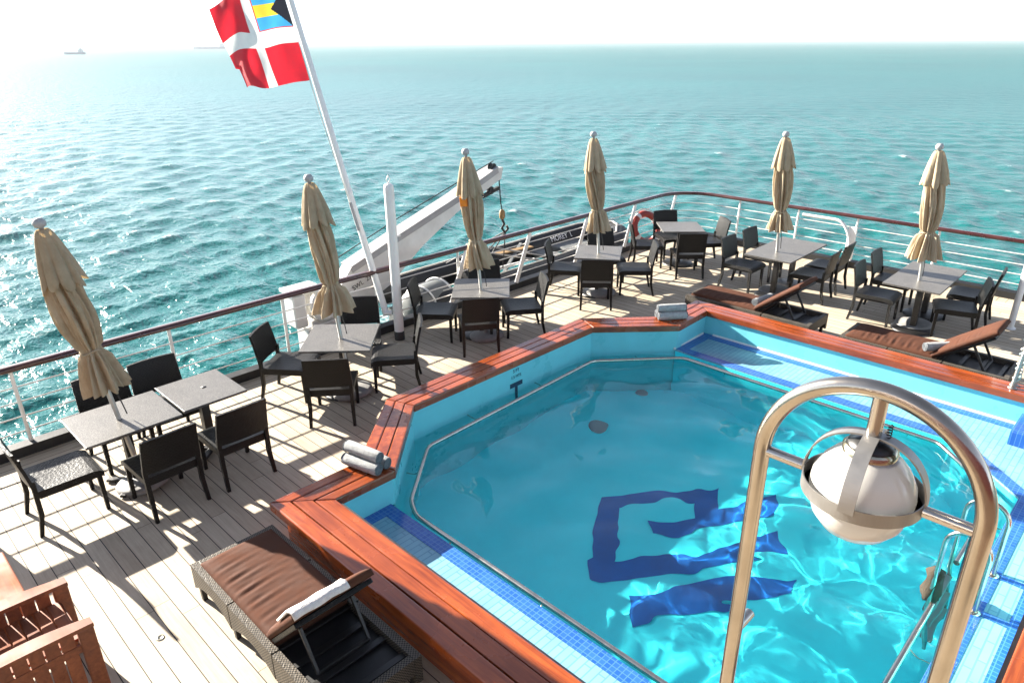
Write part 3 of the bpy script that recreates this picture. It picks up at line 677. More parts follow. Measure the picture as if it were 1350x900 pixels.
MB().beam(Vector((9.1, 9.3, .10)) - BO, Vector((10.2, 9.35, .04)) - BO, .035, .035, .005).build('boat_hook', M['white'], boat)
MB().beam(Vector((9.15, 9.2, -.02)) - BO, Vector((10.7, 10.2, .10)) - BO, .07, .04, .01).build('oar', M['raft'], boat)
MB().beam(Vector((9.7, 9.95, .12)) - BO, Vector((10.7, 9.9, .09)) - BO, .16, .03, .01).build('paddle_blade', M['yellow'], boat)
MB().beam(Vector((9.3, 10.0, .25)) - BO, Vector((10.4, 8.9, .0)) - BO, .03, .03, .005).beam(Vector((9.6, 10.05, .28)) - BO, Vector((10.8, 9.1, -.05)) - BO, .03, .03, .005).build('lifting_frame', M['steelw'], boat)
put_text('MOREY  LOR', .17, 'lettering', M['lettering'], boat, Matrix.Translation(Vector((12.1, 10.145, .01)) - BO) @ Matrix.Rotation(R(60), 4, 'X'))
for x in (8.0, 12.0): MB().box(Vector((x, 9.7, -.9)) - BO, (.16, 1.3, .35), .02).build('chock', M['greyp'], boat)
slg = MB()
for q in ((8.5, 9.2, .10), (9.15, 9.2, .10), (8.6, 10.2, .12), (9.5, 10.1, .12)): slg.tube([Vector((9.03, 9.0, .88)) - BO, Vector(q) - BO], .012, 6)
slg.build('lifting_sling', M['rubber'], boat)
can = MB().lathe([(.0, -.50), (.2, -.48), (.30, -.40), (.32, -.2), (.325, 0), (.32, .2), (.30, .40), (.2, .48), (0, .50)], 24, (0, 0, 0), Matrix.Rotation(R(90), 3, 'Y'))
cano = empty('raft_canister', (7.35, 9.25, -.10), R(14), 'grey life raft canister lying by the boat behind the white post', 'canister'); can.build('canister_shell', M['raft'], cano)
for x in (-.22, .3): MB().tube([(x, .34 * math.cos(a), .34 * math.sin(a)) for a in np.linspace(0, 6.2832, 28, endpoint=False)], .018, 6, closed=True).build('strap', M['white'], cano)
MB().box((0, 0, -.5), (.8, .3, .9), .02).build('cradle', M['black'], cano)

# ------------------------------------------------------------------ furniture
def table(name, loc, rz, label, sx=.80, sy=.80, ped=((0, 0),), base='disc', hole=False, group='granite topped tables on the deck'):
    t = empty(name, loc, rz, label, 'table', group)
    MB().box((0, 0, .727), (sx, sy, .026), .004).build('tabletop', M['granite'], t)
    if hole: MB().lathe([(.028, .0), (.028, .003), (.001, .0032)], 16, (hole[0], hole[1], .7402)).build('hole_cap', M['black'], t)
    for (px, py) in ped:
        MB().box((px, py, .375), (.085, .085, .67), .006).build('pedestal', M['legs'], t)
        MB().box((px, py, .705), (.42, .06, .018), .003).box((px, py, .704), (.06, .42, .016), .003).build('top_bracket', M['legs'], t)
        bb = MB()
        if base == 'disc': bb.lathe([(.30, .0), (.30, .018), (.27, .032), (.06, .045)], 28, (px, py, 0))
        else:
            for a in (45, 135): bb.beam((px - .30 * math.cos(R(a)), py - .30 * math.sin(R(a)), .022), (px + .30 * math.cos(R(a)), py + .30 * math.sin(R(a)), .022), .06, .03, .006, (0, 0, 1))
        bb.build('table_base', M['legs'], t)
    return t
def tapleg(mb, a, b_, w0, w1):
    a = Vector(a); b_ = Vector(b_); vs = []
    for p, w in ((a, w0), (b_, w1)):
        for sx, sy in ((-1, -1), (1, -1), (1, 1), (-1, 1)): vs.append(p + Vector((sx * w / 2, sy * w / 2, 0)))
    mb.add(vs, [(0, 1, 5, 4), (1, 2, 6, 5), (2, 3, 7, 6), (3, 0, 4, 7), (4, 5, 6, 7), (3, 2, 1, 0)]); return mb
def make_chair():
    c = empty('wicker_chair', (0, 0, 0))
    # seat: woven slab, slightly dished, front edge rolled down
    nx, ny = 14, 8; vs, fs = [], []
    for side in (0, 1):
        for i in range(nx + 1):
            u = i / nx; x = -.25 + .53 * u
            for j in range(ny + 1):
                v = j / ny; y = (-.245 + .49 * v)
                z = .452 - .012 * math.sin(math.pi * u) * math.sin(math.pi * v) - .03 * max(0, (u - .82) / .18) ** 2
                vs.append((x, y, z - (.055 if side else 0)))
    st = (nx + 1) * (ny + 1)
    for i in range(nx):
        for j in range(ny):
            a = i * (ny + 1) + j; fs.append((a, a + ny + 1, a + ny + 2, a + 1)); fs.append((st + a, st + a + 1, st + a + ny + 2, st + a + ny + 1))
    for i in range(nx):
        for j in (0, ny):
            a = i * (ny + 1) + j; q = (a, st + a, st + a + ny + 1, a + ny + 1); fs.append(q if j == 0 else q[::-1])
    for j in range(ny):
        for i in (0, nx):
            a = i * (ny + 1) + j; q = (a, a + 1, st + a + 1, st + a); fs.append(q if i == 0 else q[::-1])
    MB().add(vs, fs, 0, False).build('seat', M['wicker'], c)
    # backrest: gently curved panel
    vs, fs = [], []; nz_, nyy = 8, 10
    for side in (0, 1):
        for i in range(nz_ + 1):
            w = i / nz_; z = .50 + .365 * w
            for j in range(nyy + 1):
                v = j / nyy * 2 - 1; half = .248 - .012 * w
                x = -.245 - .055 * w - .018 * w * w - .018 * (1 - v * v) + .0
                zz = z + (.006 * (1 - v * v) if i == nz_ else 0)
                vs.append((x - (.026 if side else 0), v * half, zz))
    st = (nz_ + 1) * (nyy + 1)
    for i in range(nz_):
        for j in range(nyy):
            a = i * (nyy + 1) + j; fs.append((a, a + 1, a + nyy + 2, a + nyy + 1)); fs.append((st + a, st + a + nyy + 1, st + a + nyy + 2, st + a + 1))
    for i in range(nz_):
        for j in (0, nyy):
            a = i * (nyy + 1) + j; q = (a, a + nyy + 1, st + a + nyy + 1, st + a); fs.append(q if j == 0 else q[::-1])
    for j in range(nyy):
        for i in (0, nz_):
            a = i * (nyy + 1) + j; q = (a, st + a, st + a + 1, a + 1); fs.append(q if i == 0 else q[::-1])
    MB().add(vs, fs, 0, False).build('backrest', M['wicker'], c)
    for s in (-1, 1):
        tapleg(MB(), (.245, s * .215, .0), (.24, s * .215, .40), .032, .04).build('leg', M['wicker'], c)
        lg = MB(); tapleg(lg, (-.30, s * .232, 0), (-.255, s * .225, .22), .030, .038); tapleg(lg, (-.255, s * .225, .221), (-.252, s * .228, .56), .038, .036)
        lg.build('leg', M['wicker'], c)
    ap = MB()
    for s in (-1, 1): ap.box((0, s * .222, .392), (.46, .022, .05), .004)
    ap.box((.235, 0, .39), (.022, .42, .05), .004); ap.box((-.235, 0, .39), (.022, .42, .05), .004); ap.build('seat_frame', M['wicker'], c)
    return c
CH0 = make_chair(); CH0.scale = (1.04, 1.07, 1.0); _used = [False]
def chair(x, y, h, label, group, jit=True):
    o = dup(CH0) if _used[0] else CH0; _used[0] = True
    o.location = (x, y, 0); o.rotation_euler = (0, 0, R(h)); tag(o, label, 'chair', group); return o

table('granite_table', (1.69, 7.00, 0), R(0), 'left half of the joined pair of tables, pierced by the leaning leftmost umbrella', .87, .76, base='cross')
table('granite_table', (2.49, 7.04, 0), R(0), 'right half of the joined pair of tables, with a small black plug in its top', .66, .75, base='cross', hole=(.04, .02))
table('granite_table', (4.31, 7.18, 0), R(46), 'square granite table nearest the white post, below the second umbrella from the left', .87, .84)
table('granite_table', (6.80, 7.29, 0), R(44.5), 'square granite table right of the white post, below the umbrella with an orange tag', .87, .83)
table('granite_table', (9.49, 7.20, 0), R(33), 'square granite table below the fourth umbrella from the left, in front of the life ring', .85, .76)
table('granite_table', (11.99, 7.15, 0), R(43), 'square granite table without an umbrella, near the rounded railing corner', .80, .80)
table('granite_table', (11.85, 4.95, 0), R(1), 'long granite table beside the railing gate, below the second umbrella from the right', 1.53, .81, ((-.40, -.03), (.38, 0)))
table('granite_table', (11.81, 2.73, 0), R(1), 'long granite table crossed by a wide shadow, below the rightmost umbrella', 1.50, .78, ((-.38, -.06), (.40, 0)))

G1 = 'chairs around the joined pair of tables'
chair(1.07, 6.95, 0, 'wicker chair at the left end of the joined tables, its seat in full sun', G1)
chair(1.80, 6.47, 92, 'wicker chair with its back to the pool at the left half of the joined tables', G1)
chair(2.50, 6.46, 90, 'wicker chair with its back to the pool at the right half of the joined tables', G1)
chair(1.78, 7.57, -90, 'wicker chair against the railing behind the leftmost umbrella', G1)
chair(2.32, 7.56, -91, 'wicker chair against the railing behind the plugged right half table', G1)
chair(.00, 7.58, -90, 'wicker chair against the railing beyond the left edge, left of the joined tables', G1)
G2 = 'chairs around the table nearest the white post'
chair(3.88, 6.75, 50, 'wicker chair seen from behind, near side of the table by the white post', G2)
chair(4.88, 6.88, 142, 'wicker chair turned left, between the white post and the bend in the pool rim', G2)
chair(3.81, 7.60, -52, 'wicker chair at the railing side left of the second umbrella from the left', G2)
chair(4.91, 7.67, -125, 'wicker chair half hidden behind the second umbrella from the left, beside the flagstaff', G2)
G3 = 'chairs around the table with the orange tagged umbrella'
chair(6.42, 6.97, 55, 'wicker chair seen from behind, in front of the orange tagged umbrella', G3)
chair(7.29, 6.93, 144, 'wicker chair turned left, right of the table under the orange tagged umbrella', G3)
chair(6.27, 7.72, -50, 'wicker chair just right of the white post, facing the orange tagged umbrella', G3)
chair(7.32, 7.72, -126, 'wicker chair hidden behind the orange tagged umbrella beside the black boat', G3)
G4 = 'chairs around the table below the fourth umbrella'
chair(9.02, 6.88, 40, 'wicker chair seen from behind at the near side of the fourth umbrella from the left', G4)
chair(10.0, 6.80, 132, 'wicker chair turned left, right of the fourth umbrella and left of the life ring', G4)
chair(9.20, 7.68, -57, 'wicker chair left of the fourth umbrella, in front of the black boat', G4)
chair(10.2, 7.56, -120, 'wicker chair hidden behind the fourth umbrella from the left', G4)
G5 = 'chairs around the corner table without an umbrella'
chair(11.49, 6.66, 45, 'wicker chair seen from behind at the near side of the table without an umbrella', G5)
chair(12.42, 6.80, 141, 'wicker chair right of the table without an umbrella, its backrest lit pale', G5)
chair(11.48, 7.55, -47, 'wicker chair directly in front of the life ring', G5)
chair(12.33, 7.56, -123, 'wicker chair beyond the table without an umbrella, in the railing corner', G5)
G6 = 'chairs around the long table by the gate'
chair(11.50, 5.53, -90, 'wicker chair on the near left of the long table by the gate', G6)
chair(12.30, 5.54, -91, 'wicker chair on the far left of the long table by the gate', G6)
chair(11.76, 4.42, 95, 'wicker chair on the near right of the gate table, above a lounger back', G6)
chair(12.42, 4.44, 92, 'wicker chair on the far right of the long table, overlapping the white gate frame', G6)
G7 = 'chairs around the long table below the rightmost umbrella'
chair(11.46, 3.25, -87, 'wicker chair on the near left of the table below the rightmost umbrella', G7)
chair(12.33, 3.30, -88, 'wicker chair on the far left of the table below the rightmost umbrella', G7)
chair(11.62, 2.20, 108, 'wicker chair on the near right of the table below the rightmost umbrella', G7)
chair(12.42, 2.20, 96, 'wicker chair on the far right of the table below the rightmost umbrella', G7)

# umbrellas ------------------------------------------------------------
def umbrella(hx, hy, lean, label, seed, H=2.70, base=True, tag_orange=None, bulge=0.0, flare=1.0):
    q = random.Random(seed)
    Z = Vector((lean[0], lean[1], 1.96)).normalized(); X = Vector((1, 0, 0)); X = (X - Z * X.dot(Z)).normalized(); Y = Z.cross(X)
    root = empty('closed_umbrella', (hx - lean[0] * .74 / 1.96, hy - lean[1] * .74 / 1.96, 0), 0, label, 'umbrella', 'closed beige umbrellas on the deck')
    rot = Matrix((X, Y, Z)).transposed(); root.rotation_euler = (rot @ Matrix.Rotation(q.random() * .6, 3, 'Z')).to_euler()
    MB().lathe([(.024, .03), (.024, 2.5)], 14).build('pole', M['pole'], root)
    MB().lathe([(.02, 2.55), (.02, H - .05), (.048, H - .035), (.056, H), (.035, H + .035), (.0, H + .04)], 16, smooth=True).build('finial', M['knob'], root)
    ph = [q.random() * 6.28 for _ in range(6)]; nf = 8
    tie = q.uniform(1.40, 1.5); bot = q.uniform(1.08, 1.14); top = 2.52
    def rad(z):
        if z > 2.25: return .05 + .055 * (top - z) / (top - 2.25)
        if z > tie: t = (2.25 - z) / (2.25 - tie); return .098 + .016 * math.sin(t * 3.0) + bulge * math.sin(t * 3.14) - .030 * t ** 2.5
        t = (tie - z) / (tie - bot); return .080 + .066 * flare * t ** .8
    n, kz = 128, 60; vs, fs = [], []
    for k in range(kz + 1):
        z = top - (top - bot) * k / kz; r0 = rad(z)
        depth = (.20 + .42 * min(1, (top - z) / .5)) * (1.25 if z < tie else 1) * (.55 if abs(z - tie) < .04 else 1)
        for j in range(n):
            a = 2 * math.pi * j / n; tw = a + .35 * (z - 1.8) + .25 * math.sin(3 * z + ph[0])
            f = abs(math.sin(nf / 2 * tw + ph[1])) ** .6 - .55
            f2 = math.sin(13 * tw + 2.5 * z + ph[2]) * .28 + math.sin(21 * tw - 3 * z + ph[3]) * .16
            off = .02 * math.sin(2.1 * z + ph[4]); r_ = r0 * (1 + depth * (f + f2) + .10 * math.sin(a + ph[5] + z))
            zz = z - (.028 * (f + .3 * f2) if k == kz else 0)
            vs.append((r_ * math.cos(a) + off * math.cos(ph[4]), r_ * math.sin(a) + off * math.sin(ph[4]), zz))
    for k in range(kz):
        for j in range(n): fs.append((k * n + j, k * n + (j + 1) % n, (k + 1) * n + (j + 1) % n, (k + 1) * n + j)[::-1])
    MB().add(vs, fs, 0, True).build('canopy', M['canvas'], root)
    vs, fs = [], []; ft, fb = 2.64, q.uniform(2.14, 2.22)
    for k in range(21):
        t = k / 20; z = ft - (ft - fb) * t; r0 = .048 + .112 * t ** .62
        for j in range(n):
            a = 2 * math.pi * j / n; f = abs(math.sin(4 * a + ph[2] + .2 * t)) ** .7 - .5; f2 = math.sin(7 * a + ph[3]) * .2
            r_ = r0 * (1 + (.10 + .34 * t) * (f + f2)); zz = z - .06 * t * (f * 1.4 + .35 * math.sin(3 * a + ph[0])) * (1 if k > 14 else .3)
            vs.append((r_ * math.cos(a), r_ * math.sin(a), zz))
    for k in range(20):
        for j in range(n): fs.append((k * n + j, k * n + (j + 1) % n, (k + 1) * n + (j + 1) % n, (k + 1) * n + j)[::-1])
    MB().add(vs, fs, 0, True).build('top_flap', M['canvas'], root)
    tie_r = [(rad(tie) * 1.10) for _ in range(28)]
    MB().tube([(tie_r[j] * math.cos(2 * math.pi * j / 28), tie_r[j] * math.sin(2 * math.pi * j / 28), tie + .012 * math.sin(2 * math.pi * j / 28 * 3)) for j in range(28)], .011, 6, closed=True).build('tie_strap', M['canvas'], root)
    MB().tube([(.03, -.03, bot + .1), (.06, -.05, .95), (.07, -.05, .78)], .006, 6).build('pull_cord', M['black'], root)
    if tag_orange:
        MB().box((-.135, .015, 2.06), (.05, .11, .13), .008, Matrix.Rotation(R(20), 3, 'Z')).build('orange_tag', M['orangef'], root)
    if base:
        MB().lathe([(.24, 0), (.26, .01), (.26, .05), (.22, .07), (.05, .085), (.035, .09), (.035, .28), (.0, .281)], 28).build('umbrella_base', M['stone'], root)
    return root
umbrella(1.66, 6.98, (-.19, .17), 'leftmost closed beige umbrella, leaning over the joined pair of tables', 1, bulge=.02)
umbrella(4.28, 7.13, (-.10, .16), 'closed beige umbrella left of the white post, second from the left', 2, flare=1.35)
umbrella(6.73, 7.22, (-.09, .15), 'closed beige umbrella with an orange tag below its top flap', 3, tag_orange=True, H=2.72)
umbrella(9.45, 7.17, (-.09, .14), 'straight closed beige umbrella between the black boat and the life ring', 4, H=2.71)
umbrella(11.57, 4.99, (-.15, .06), 'closed beige umbrella with bunched skirt over the long table by the gate', 5)
umbrella(11.54, 2.74, (-.10, .10), 'rightmost closed beige umbrella with a flared skirt', 6, flare=1.3)

# ------------------------------------------------------------------ sun loungers
def pillowbox(cx, cy, cz, sx, sy, sz, q, wr=.006, n=28):
    vs, fs = [], []; nx, ny = 24, 90
    def top(u, v):
        e = (1 - (2 * u - 1) ** 6) * (1 - (2 * v - 1) ** 8)
        w_ = math.sin(72 * v + 2.2 * math.sin(6 * u + q) + 5 * u) * .5 + math.sin(113 * v - 4 * u + q) * .35
        return sz * (.62 + .38 * e ** .5) + wr * w_ * e * (math.exp(-((u - .12) / .30) ** 2) + .25) * (.4 + .6 * math.exp(-((v - .55) / .28) ** 2))
    for s in (0, 1):
        for i in range(nx + 1):
            for j in range(ny + 1):
                u, v = i / nx, j / ny; vs.append((cx + (u - .5) * sx, cy + (v - .5) * sy, cz + (top(u, v) if s == 0 else 0)))
    st = (nx + 1) * (ny + 1)
    for i in range(nx):
        for j in range(ny):
            a = i * (ny + 1) + j; fs.append((a, a + ny + 1, a + ny + 2, a + 1)); fs.append((st + a, st + a + 1, st + a + ny + 2, st + a + ny + 1))
    for i in range(nx):
        for j in (0, ny):
            a = i * (ny + 1) + j; qd = (a, st + a, st + a + ny + 1, a + ny + 1); fs.append(qd if j == 0 else qd[::-1])
    for j in range(ny):
        for i in (0, nx):
            a = i * (ny + 1) + j; qd = (a, a + 1, st + a + 1, st + a); fs.append(qd if i == 0 else qd[::-1])
    return MB().add(vs, fs, 0, True)
def make_lounger():
    # foot end at y = 0, head towards -y; width along x
    t = empty('sun_lounger', (0, 0, 0)); W_, Ln = .70, 2.0; zt = .33
    for s in (-1, 1):
        fr = MB(); 
        for a, c in ((0, -.62), (-.635, -1.27), (-1.285, -2.0)):
            # woven side panel with a scalloped lower edge
            K = 14; vs = []
            for k in range(K + 1):
                u = k / K; y = a + (c - a) * u; dep = .13 + .10 * abs(2 * u - 1) ** 2.2
                vs += [(s * .35, y, zt), (s * .35, y, zt - dep), (s * .29, y, zt - dep), (s * .29, y, zt)]
            fs = []
            for k in range(K):
                o = k * 4
                for q in range(4): fs.append((o + q, o + (q + 1) % 4, o + 4 + (q + 1) % 4, o + 4 + q)[::-1 if s > 0 else 1])
            fs += [(0, 1, 2, 3), (K * 4 + 3, K * 4 + 2, K * 4 + 1, K * 4)]
            fr.add(vs, fs)
        fr.build('side_frame', M['wickerl'], t)
    MB().box((0, -.03, zt - .07), (.578, .06, .14), .006).build('end_frame', M['wickerl'], t); MB().box((0, -1.97, zt - .07), (.578, .06, .14), .006).build('end_frame', M['wickerl'], t)
    for y in (-.06, -.63, -1.28, -1.94):
        for s in (-1, 1): tapleg(MB(), (s * .315, y, 0), (s * .315, y, .20), .035, .045).build('leg', M['legs'], t)
    sl = MB()
    for k in range(9): sl.box((0, -.12 - k * .22, zt - .05), (.60, .05, .02), .003)
    sl.build('slat_base', M['legs'], t); MB().box((0, -1.0, zt - .075), (.575, 1.85, .008)).build('base_shade_sheet', M['black'], t)  # black sheet below the slats stands in for the deep shade under them
    pillowbox(.005, -.64, zt - .035, .60, 1.14, .085, 1.3, .007).build('seat_cushion', M['cushion'], t)
    bk_ = empty('back', (0, 0, 0)); bk_.parent = t
    th = R(46); hy, hz = -1.18, zt + .01
    Rm = Matrix.Translation((0, hy, hz)) @ Matrix.Rotation(-th, 4, 'X')
    return t, Rm
def lounger(loc, label, cushion_len=.58, ang=46, dy=0):
    t, _ = make_lounger(); bpy.data.objects.remove([c for c in t.children if c.name.startswith('back')][0])
    th = R(ang); Rm = Matrix.Translation((0, -1.17, .335)) @ Matrix.Rotation(-th, 4, 'X')
    f = MB().box((-.27, -cushion_len / 2, -.012), (.045, cushion_len, .035), .006).box((.27, -cushion_len / 2, -.012), (.045, cushion_len, .035), .006).box((0, -cushion_len + .02, -.012), (.50, .045, .035), .006)
    f.box((0, -cushion_len / 2, -.02), (.50, cushion_len - .08, .008)); f.xform(Rm).build('back_frame', M['wicker'], t)
    pillowbox(0, -cushion_len / 2 - .02, .01, .60, cushion_len + .06, .075, 2.1, .004).xform(Rm).build('back_cushion', M['cushion'], t)
    a = Rm @ Vector((0, -cushion_len * .62, -.03)); pr = MB()
    for s in (-1, 1): pr.beam((s * .2, a.y, a.z), (s * .2, a.y - .17, .29), .03, .022, .004, (1, 0, 0))
    pr.beam((-.2, a.y - .165, .30), (.2, a.y - .165, .30), .03, .03, .004); pr.build('prop', M['legs'], t)
    t.location = loc; tag(t, label, 'sun lounger', 'sun loungers with brown cushions'); return t, Rm
l1, Rm1 = lounger((1.755, 4.93, 0), 'sun lounger in the foreground, its brown cushion in sun, left of the pool')
l2, Rm2 = lounger((9.98, 5.54, 0), 'sun lounger behind the far pool rim in front of the long table by the gate', .74, 38)
l3, Rm3 = lounger((9.92, 3.10, 0), 'sun lounger behind the far pool rim with a single rolled towel, near the right edge', .74, 38)
# towel folded over the foreground backrest
tw = MB()
pr_ = [(-.585, .10), (-.66, .075), (-.668, .02), (-.655, -.03), (-.52, -.036)]
vs, fs = [], []; K = 18
for i in range(K + 1):
    x = -.30 + .40 * i / K
    for (y, z) in [(-.34, .092)] + pr_[:3]: vs.append((x, y + .003 * math.sin(.9 * i), z + .003 * math.sin(.7 * i + y * 20)))
for i in range(K):
    for j in range(3): a = i * 4 + j; fs.append((a, a + 1, a + 5, a + 4))
tw.add(vs, fs, 0, True); tw.xform(Matrix.Translation(l1.location) @ Rm1)
to = tw.build('towel', M['towelw']); md = to.modifiers.new('thick', 'SOLIDIFY'); md.thickness = .018
tag(to, 'white towel draped over the top of the foreground lounger back', 'towel')

def make_towel():
    t = empty('rolled_towel', (0, 0, 0)); r = .058; n = 36; Lh = .21; vs, fs = [], []
    K = 16
    for k in range(K + 1):
        x = -Lh + 2 * Lh * k / K; e = 1 - .10 * (abs(x) / Lh) ** 8
        for j in range(n):
            a = 2 * math.pi * j / n; rr = r * e * (1 + .035 * math.sin(3 * a + 5 * x) + .02 * math.sin(17 * a + 60 * x)) * (1.0 if not (0 <= j < 2) else 1.06)
            vs.append((x, rr * math.cos(a), rr * math.sin(a)))
    for k in range(K):
        for j in range(n): fs.append((k * n + j, k * n + (j + 1) % n, (k + 1) * n + (j + 1) % n, (k + 1) * n + j)[::-1])
    MB().add(vs, fs, 0, True).build('roll', M['towel'], t)
    for s in (-1, 1):
        en = MB(); sp = [(s * Lh * .98, (.008 + .0485 * q / 60) * math.cos(q * .36), (.008 + .0485 * q / 60) * math.sin(q * .36)) for q in range(61)]
        en.tube(sp, .0065, 6); en.lathe([(.052, -.004), (.052, .004)], 24, (s * Lh * .965, 0, 0), Matrix.Rotation(R(90), 3, 'Y'))
        en.build('spiral_end', M['toweld'], t)
    return t
TW0 = make_towel(); _tw = [False]
def towel(loc, rz, label, group, roll=0):
    o = dup(TW0) if _tw[0] else TW0; _tw[0] = True
    o.location = loc; o.rotation_euler = (roll, 0, R(rz)); tag(o, label, 'rolled towel', group); return o
rt_ = .058; g1 = 'rolled towels stacked on the pool rim left'
d1 = Vector((.24, -.97, 0)); n1_ = Vector((.97, .24, 0)); c1 = Vector((3.12, 5.0, ZC + rt_))
towel(c1 - n1_ * .058, -76, 'rolled grey towel, lower left one of the stack at the near left pool corner', g1)
towel(c1 + n1_ * .062, -73, 'rolled grey towel, lower right one of the stack at the near left pool corner', g1, 1)
towel(c1 + Vector((0, 0, .098)) - d1 * .02, -78, 'rolled grey towel lying on top of the stack at the near left pool corner', g1, 2)
g2 = 'rolled towels stacked on the pool rim far'; c2 = Vector((8.42, 5.05, ZC + rt_)); n2_ = Vector((.6, .8, 0))
towel(c2 - n2_ * .06, -37, 'rolled grey towel, near lower one of the stack at the far pool corner', g2)
towel(c2 + n2_ * .06, -35, 'rolled grey towel, rear lower one of the stack at the far pool corner', g2, 1)
towel(c2 + Vector((0, 0, .098)), -38, 'rolled grey towel lying on top of the stack at the far pool corner', g2, 2)
towel((9.95, 4.40, .44), -8, 'rolled grey towel against the back of the lounger in front of the gate table', 'rolled towels on the far loungers')
towel((9.80, 1.92, .45), -40, 'rolled grey towel alone on the lounger near the right edge', 'rolled towels on the far loungers')

# ------------------------------------------------------------------ teak armchair and side table at the lower left
tk = empty('teak_armchair', (.0, 4.75, 0), 0, 'slatted teak armchair with curved arms at the lower left', 'armchair')
for k in range(7): MB().box((.50 - k * .083, 0, .50 - .010 * math.sin(k * .5)), (.074, .47, .022), .005).build('seat_slat', M['teak'], tk)
for s in (-1, 1):
    y = s * .27
    MB().box((.57, y, .30), (.095, .06, .60), .01).build('front_leg', M['teak'], tk); MB().box((-.18, y, .42), (.06, .05, .84), .008).build('rear_leg', M['teak'], tk)
    vs, fs = [], []; K = 16
    for k in range(K + 1):
        u = k / K; x = .62 - .92 * u; z = .615 + .035 * math.sin(math.pi * u) - .02 * u; w = .036 + .022 * math.sin(math.pi * min(1, u * 1.2))
        vs += [(x, y - w, z - .015), (x, y + w, z - .015), (x, y + w, z + .015), (x, y - w, z + .015)]
    for k in range(K):
        o = k * 4
        for q in range(4): fs.append((o + q, o + (q + 1) % 4, o + 4 + (q + 1) % 4, o + 4 + q))
    fs += [(3, 2, 1, 0), (K * 4, K * 4 + 1, K * 4 + 2, K * 4 + 3)]
    MB().add(vs, fs).build('armrest', M['teak'], tk)
    MB().box((.19, y, .46), (.68, .03, .06), .005).box((.19, y, .12), (.68, .03, .05), .005).build('side_rail', M['teak'], tk)
    for k in range(7): MB().box((.46 - k * .088, y, .355), (.080, .016, .47), .003).build('side_slat', M['teak'], tk)
for k in range(7): MB().box((-.22, -.21 + k * .07, .68), (.02, .045, .48), .004).build('back_slat', M['teak'], tk)
MB().box((-.22, 0, .93), (.035, .54, .07), .012).build('top_rail', M['teak'], tk); MB().box((.54, 0, .455), (.03, .49, .06), .005).build('front_rail', M['teak'], tk)
sd = empty('teak_side_table', (.02, 5.66, 0), 0, 'low smooth teak side table beyond the slatted armchair at the left edge', 'side table')
MB().box((0, 0, .435), (.78, .66, .035), .014, seg=3).build('tabletop', M['teak'], sd)
for sx in (-1, 1):
    for sy in (-1, 1): MB().box((sx * .33, sy * .27, .21), (.05, .05, .415), .006).build('leg', M['teak'], sd)

fit = empty('deck_fitting', (1.03, 4.72, 0), 0, 'small round brass fitting set into the sunny deck planks left of the foreground lounger', 'deck fitting')
MB().lathe([(.032, 0), (.030, .004), (.018, .005), (.016, .003), (.0, .003)], 20).build('cap', M['brass'], fit)

# ------------------------------------------------------------------ arched lamp in the foreground
LX, LYc, LR, LZ = 1.95, .49, .308, 2.90
lamp = empty('arched_lamp', (LX, LYc, 0), 0, 'white opal globe lamp hung in a tall stainless steel arch in the foreground', 'lamp')
pts = [(0, LR, 0), (0, LR, 1.5)] + [(0, LR * math.cos(a), LZ + LR * math.sin(a)) for a in np.linspace(0, math.pi, 40)] + [(0, -LR, 1.5), (0, -LR, 0)]
MB().tube(pts, .0265, 24).build('arch', M['arch'], lamp)
ZE = 2.895
for s in (-1, 1):
    MB().tube([(0, s * LR, ZE), (0, s * .165, ZE)], .018, 16).build('arm', M['steel'], lamp)
    MB().tube([(0, s * LR, 2.14), (.11, s * LR, 2.14)], .020, 16).build('stub', M['steel'], lamp)
    MB().lathe([(.075, 0), (.075, .012), (.036, .03)], 20, (0, s * LR, 0)).build('foot_flange', M['steel'], lamp)
MB().tube([(0, 0, LZ + LR - .01), (0, 0, ZE + .165)], .021, 18).build('stem', M['steel'], lamp)
MB().lathe([(.0, -.165), (.05, -.158), (.095, -.13), (.125, -.09), (.140, -.04), (.143, 0), (.138, .035), (.118, .075), (.092, .105), (.07, .122)], 48, (0, 0, ZE)).build('globe', M['globe'], lamp)
MB().lathe([(.072, .112), (.074, .135), (.066, .142)], 32, (0, 0, ZE)).build('collar', M['brass'], lamp)
MB().lathe([(.062, .128), (.062, .150), (.03, .160), (.0, .161)], 28, (0, 0, ZE)).build('socket_cap', M['cap'], lamp)
MB().lathe([(.1615, -.021), (.165, -.021), (.165, .021), (.1615, .021), (.1615, -.021)], 90, (0, 0, ZE), smooth=False).build('guard_ring', M['steelw'], lamp)
for q in range(4):
    a = R(5 + 90 * q); st = MB(); vs, fs = [], []; K = 18; tx, ty = -math.sin(a), math.cos(a)
    for k in range(K + 1):
        ph = (math.pi / 2) * k / K; r_ = .164 * math.cos(ph) ** .85; z = ZE + .005 + .170 * math.sin(ph); w = .021
        nx_, nz2 = math.cos(ph), math.sin(ph)
        for dr, sw in ((0, -1), (0, 1), (.005, 1), (.005, -1)):
            rr = max(.0, r_) + dr * nx_; vs.append((rr * math.cos(a) + tx * w * sw, rr * math.sin(a) + ty * w * sw, z + dr * nz2))
    for k in range(K):
        o = k * 4
        for j in range(4): fs.append((o + j, o + (j + 1) % 4, o + 4 + (j + 1) % 4, o + 4 + j))
    st.add(vs, fs, 0, False).build('guard_strap', M['steelw'], lamp)
spg = MB().tube([(.012 + .006 * math.cos(t), -.036 + .006 * math.sin(t), ZE + .165 + .05 * t / 38) for t in np.linspace(0, 38, 140)], .0016, 6); spg.build('cable_spring', M['black'], lamp)

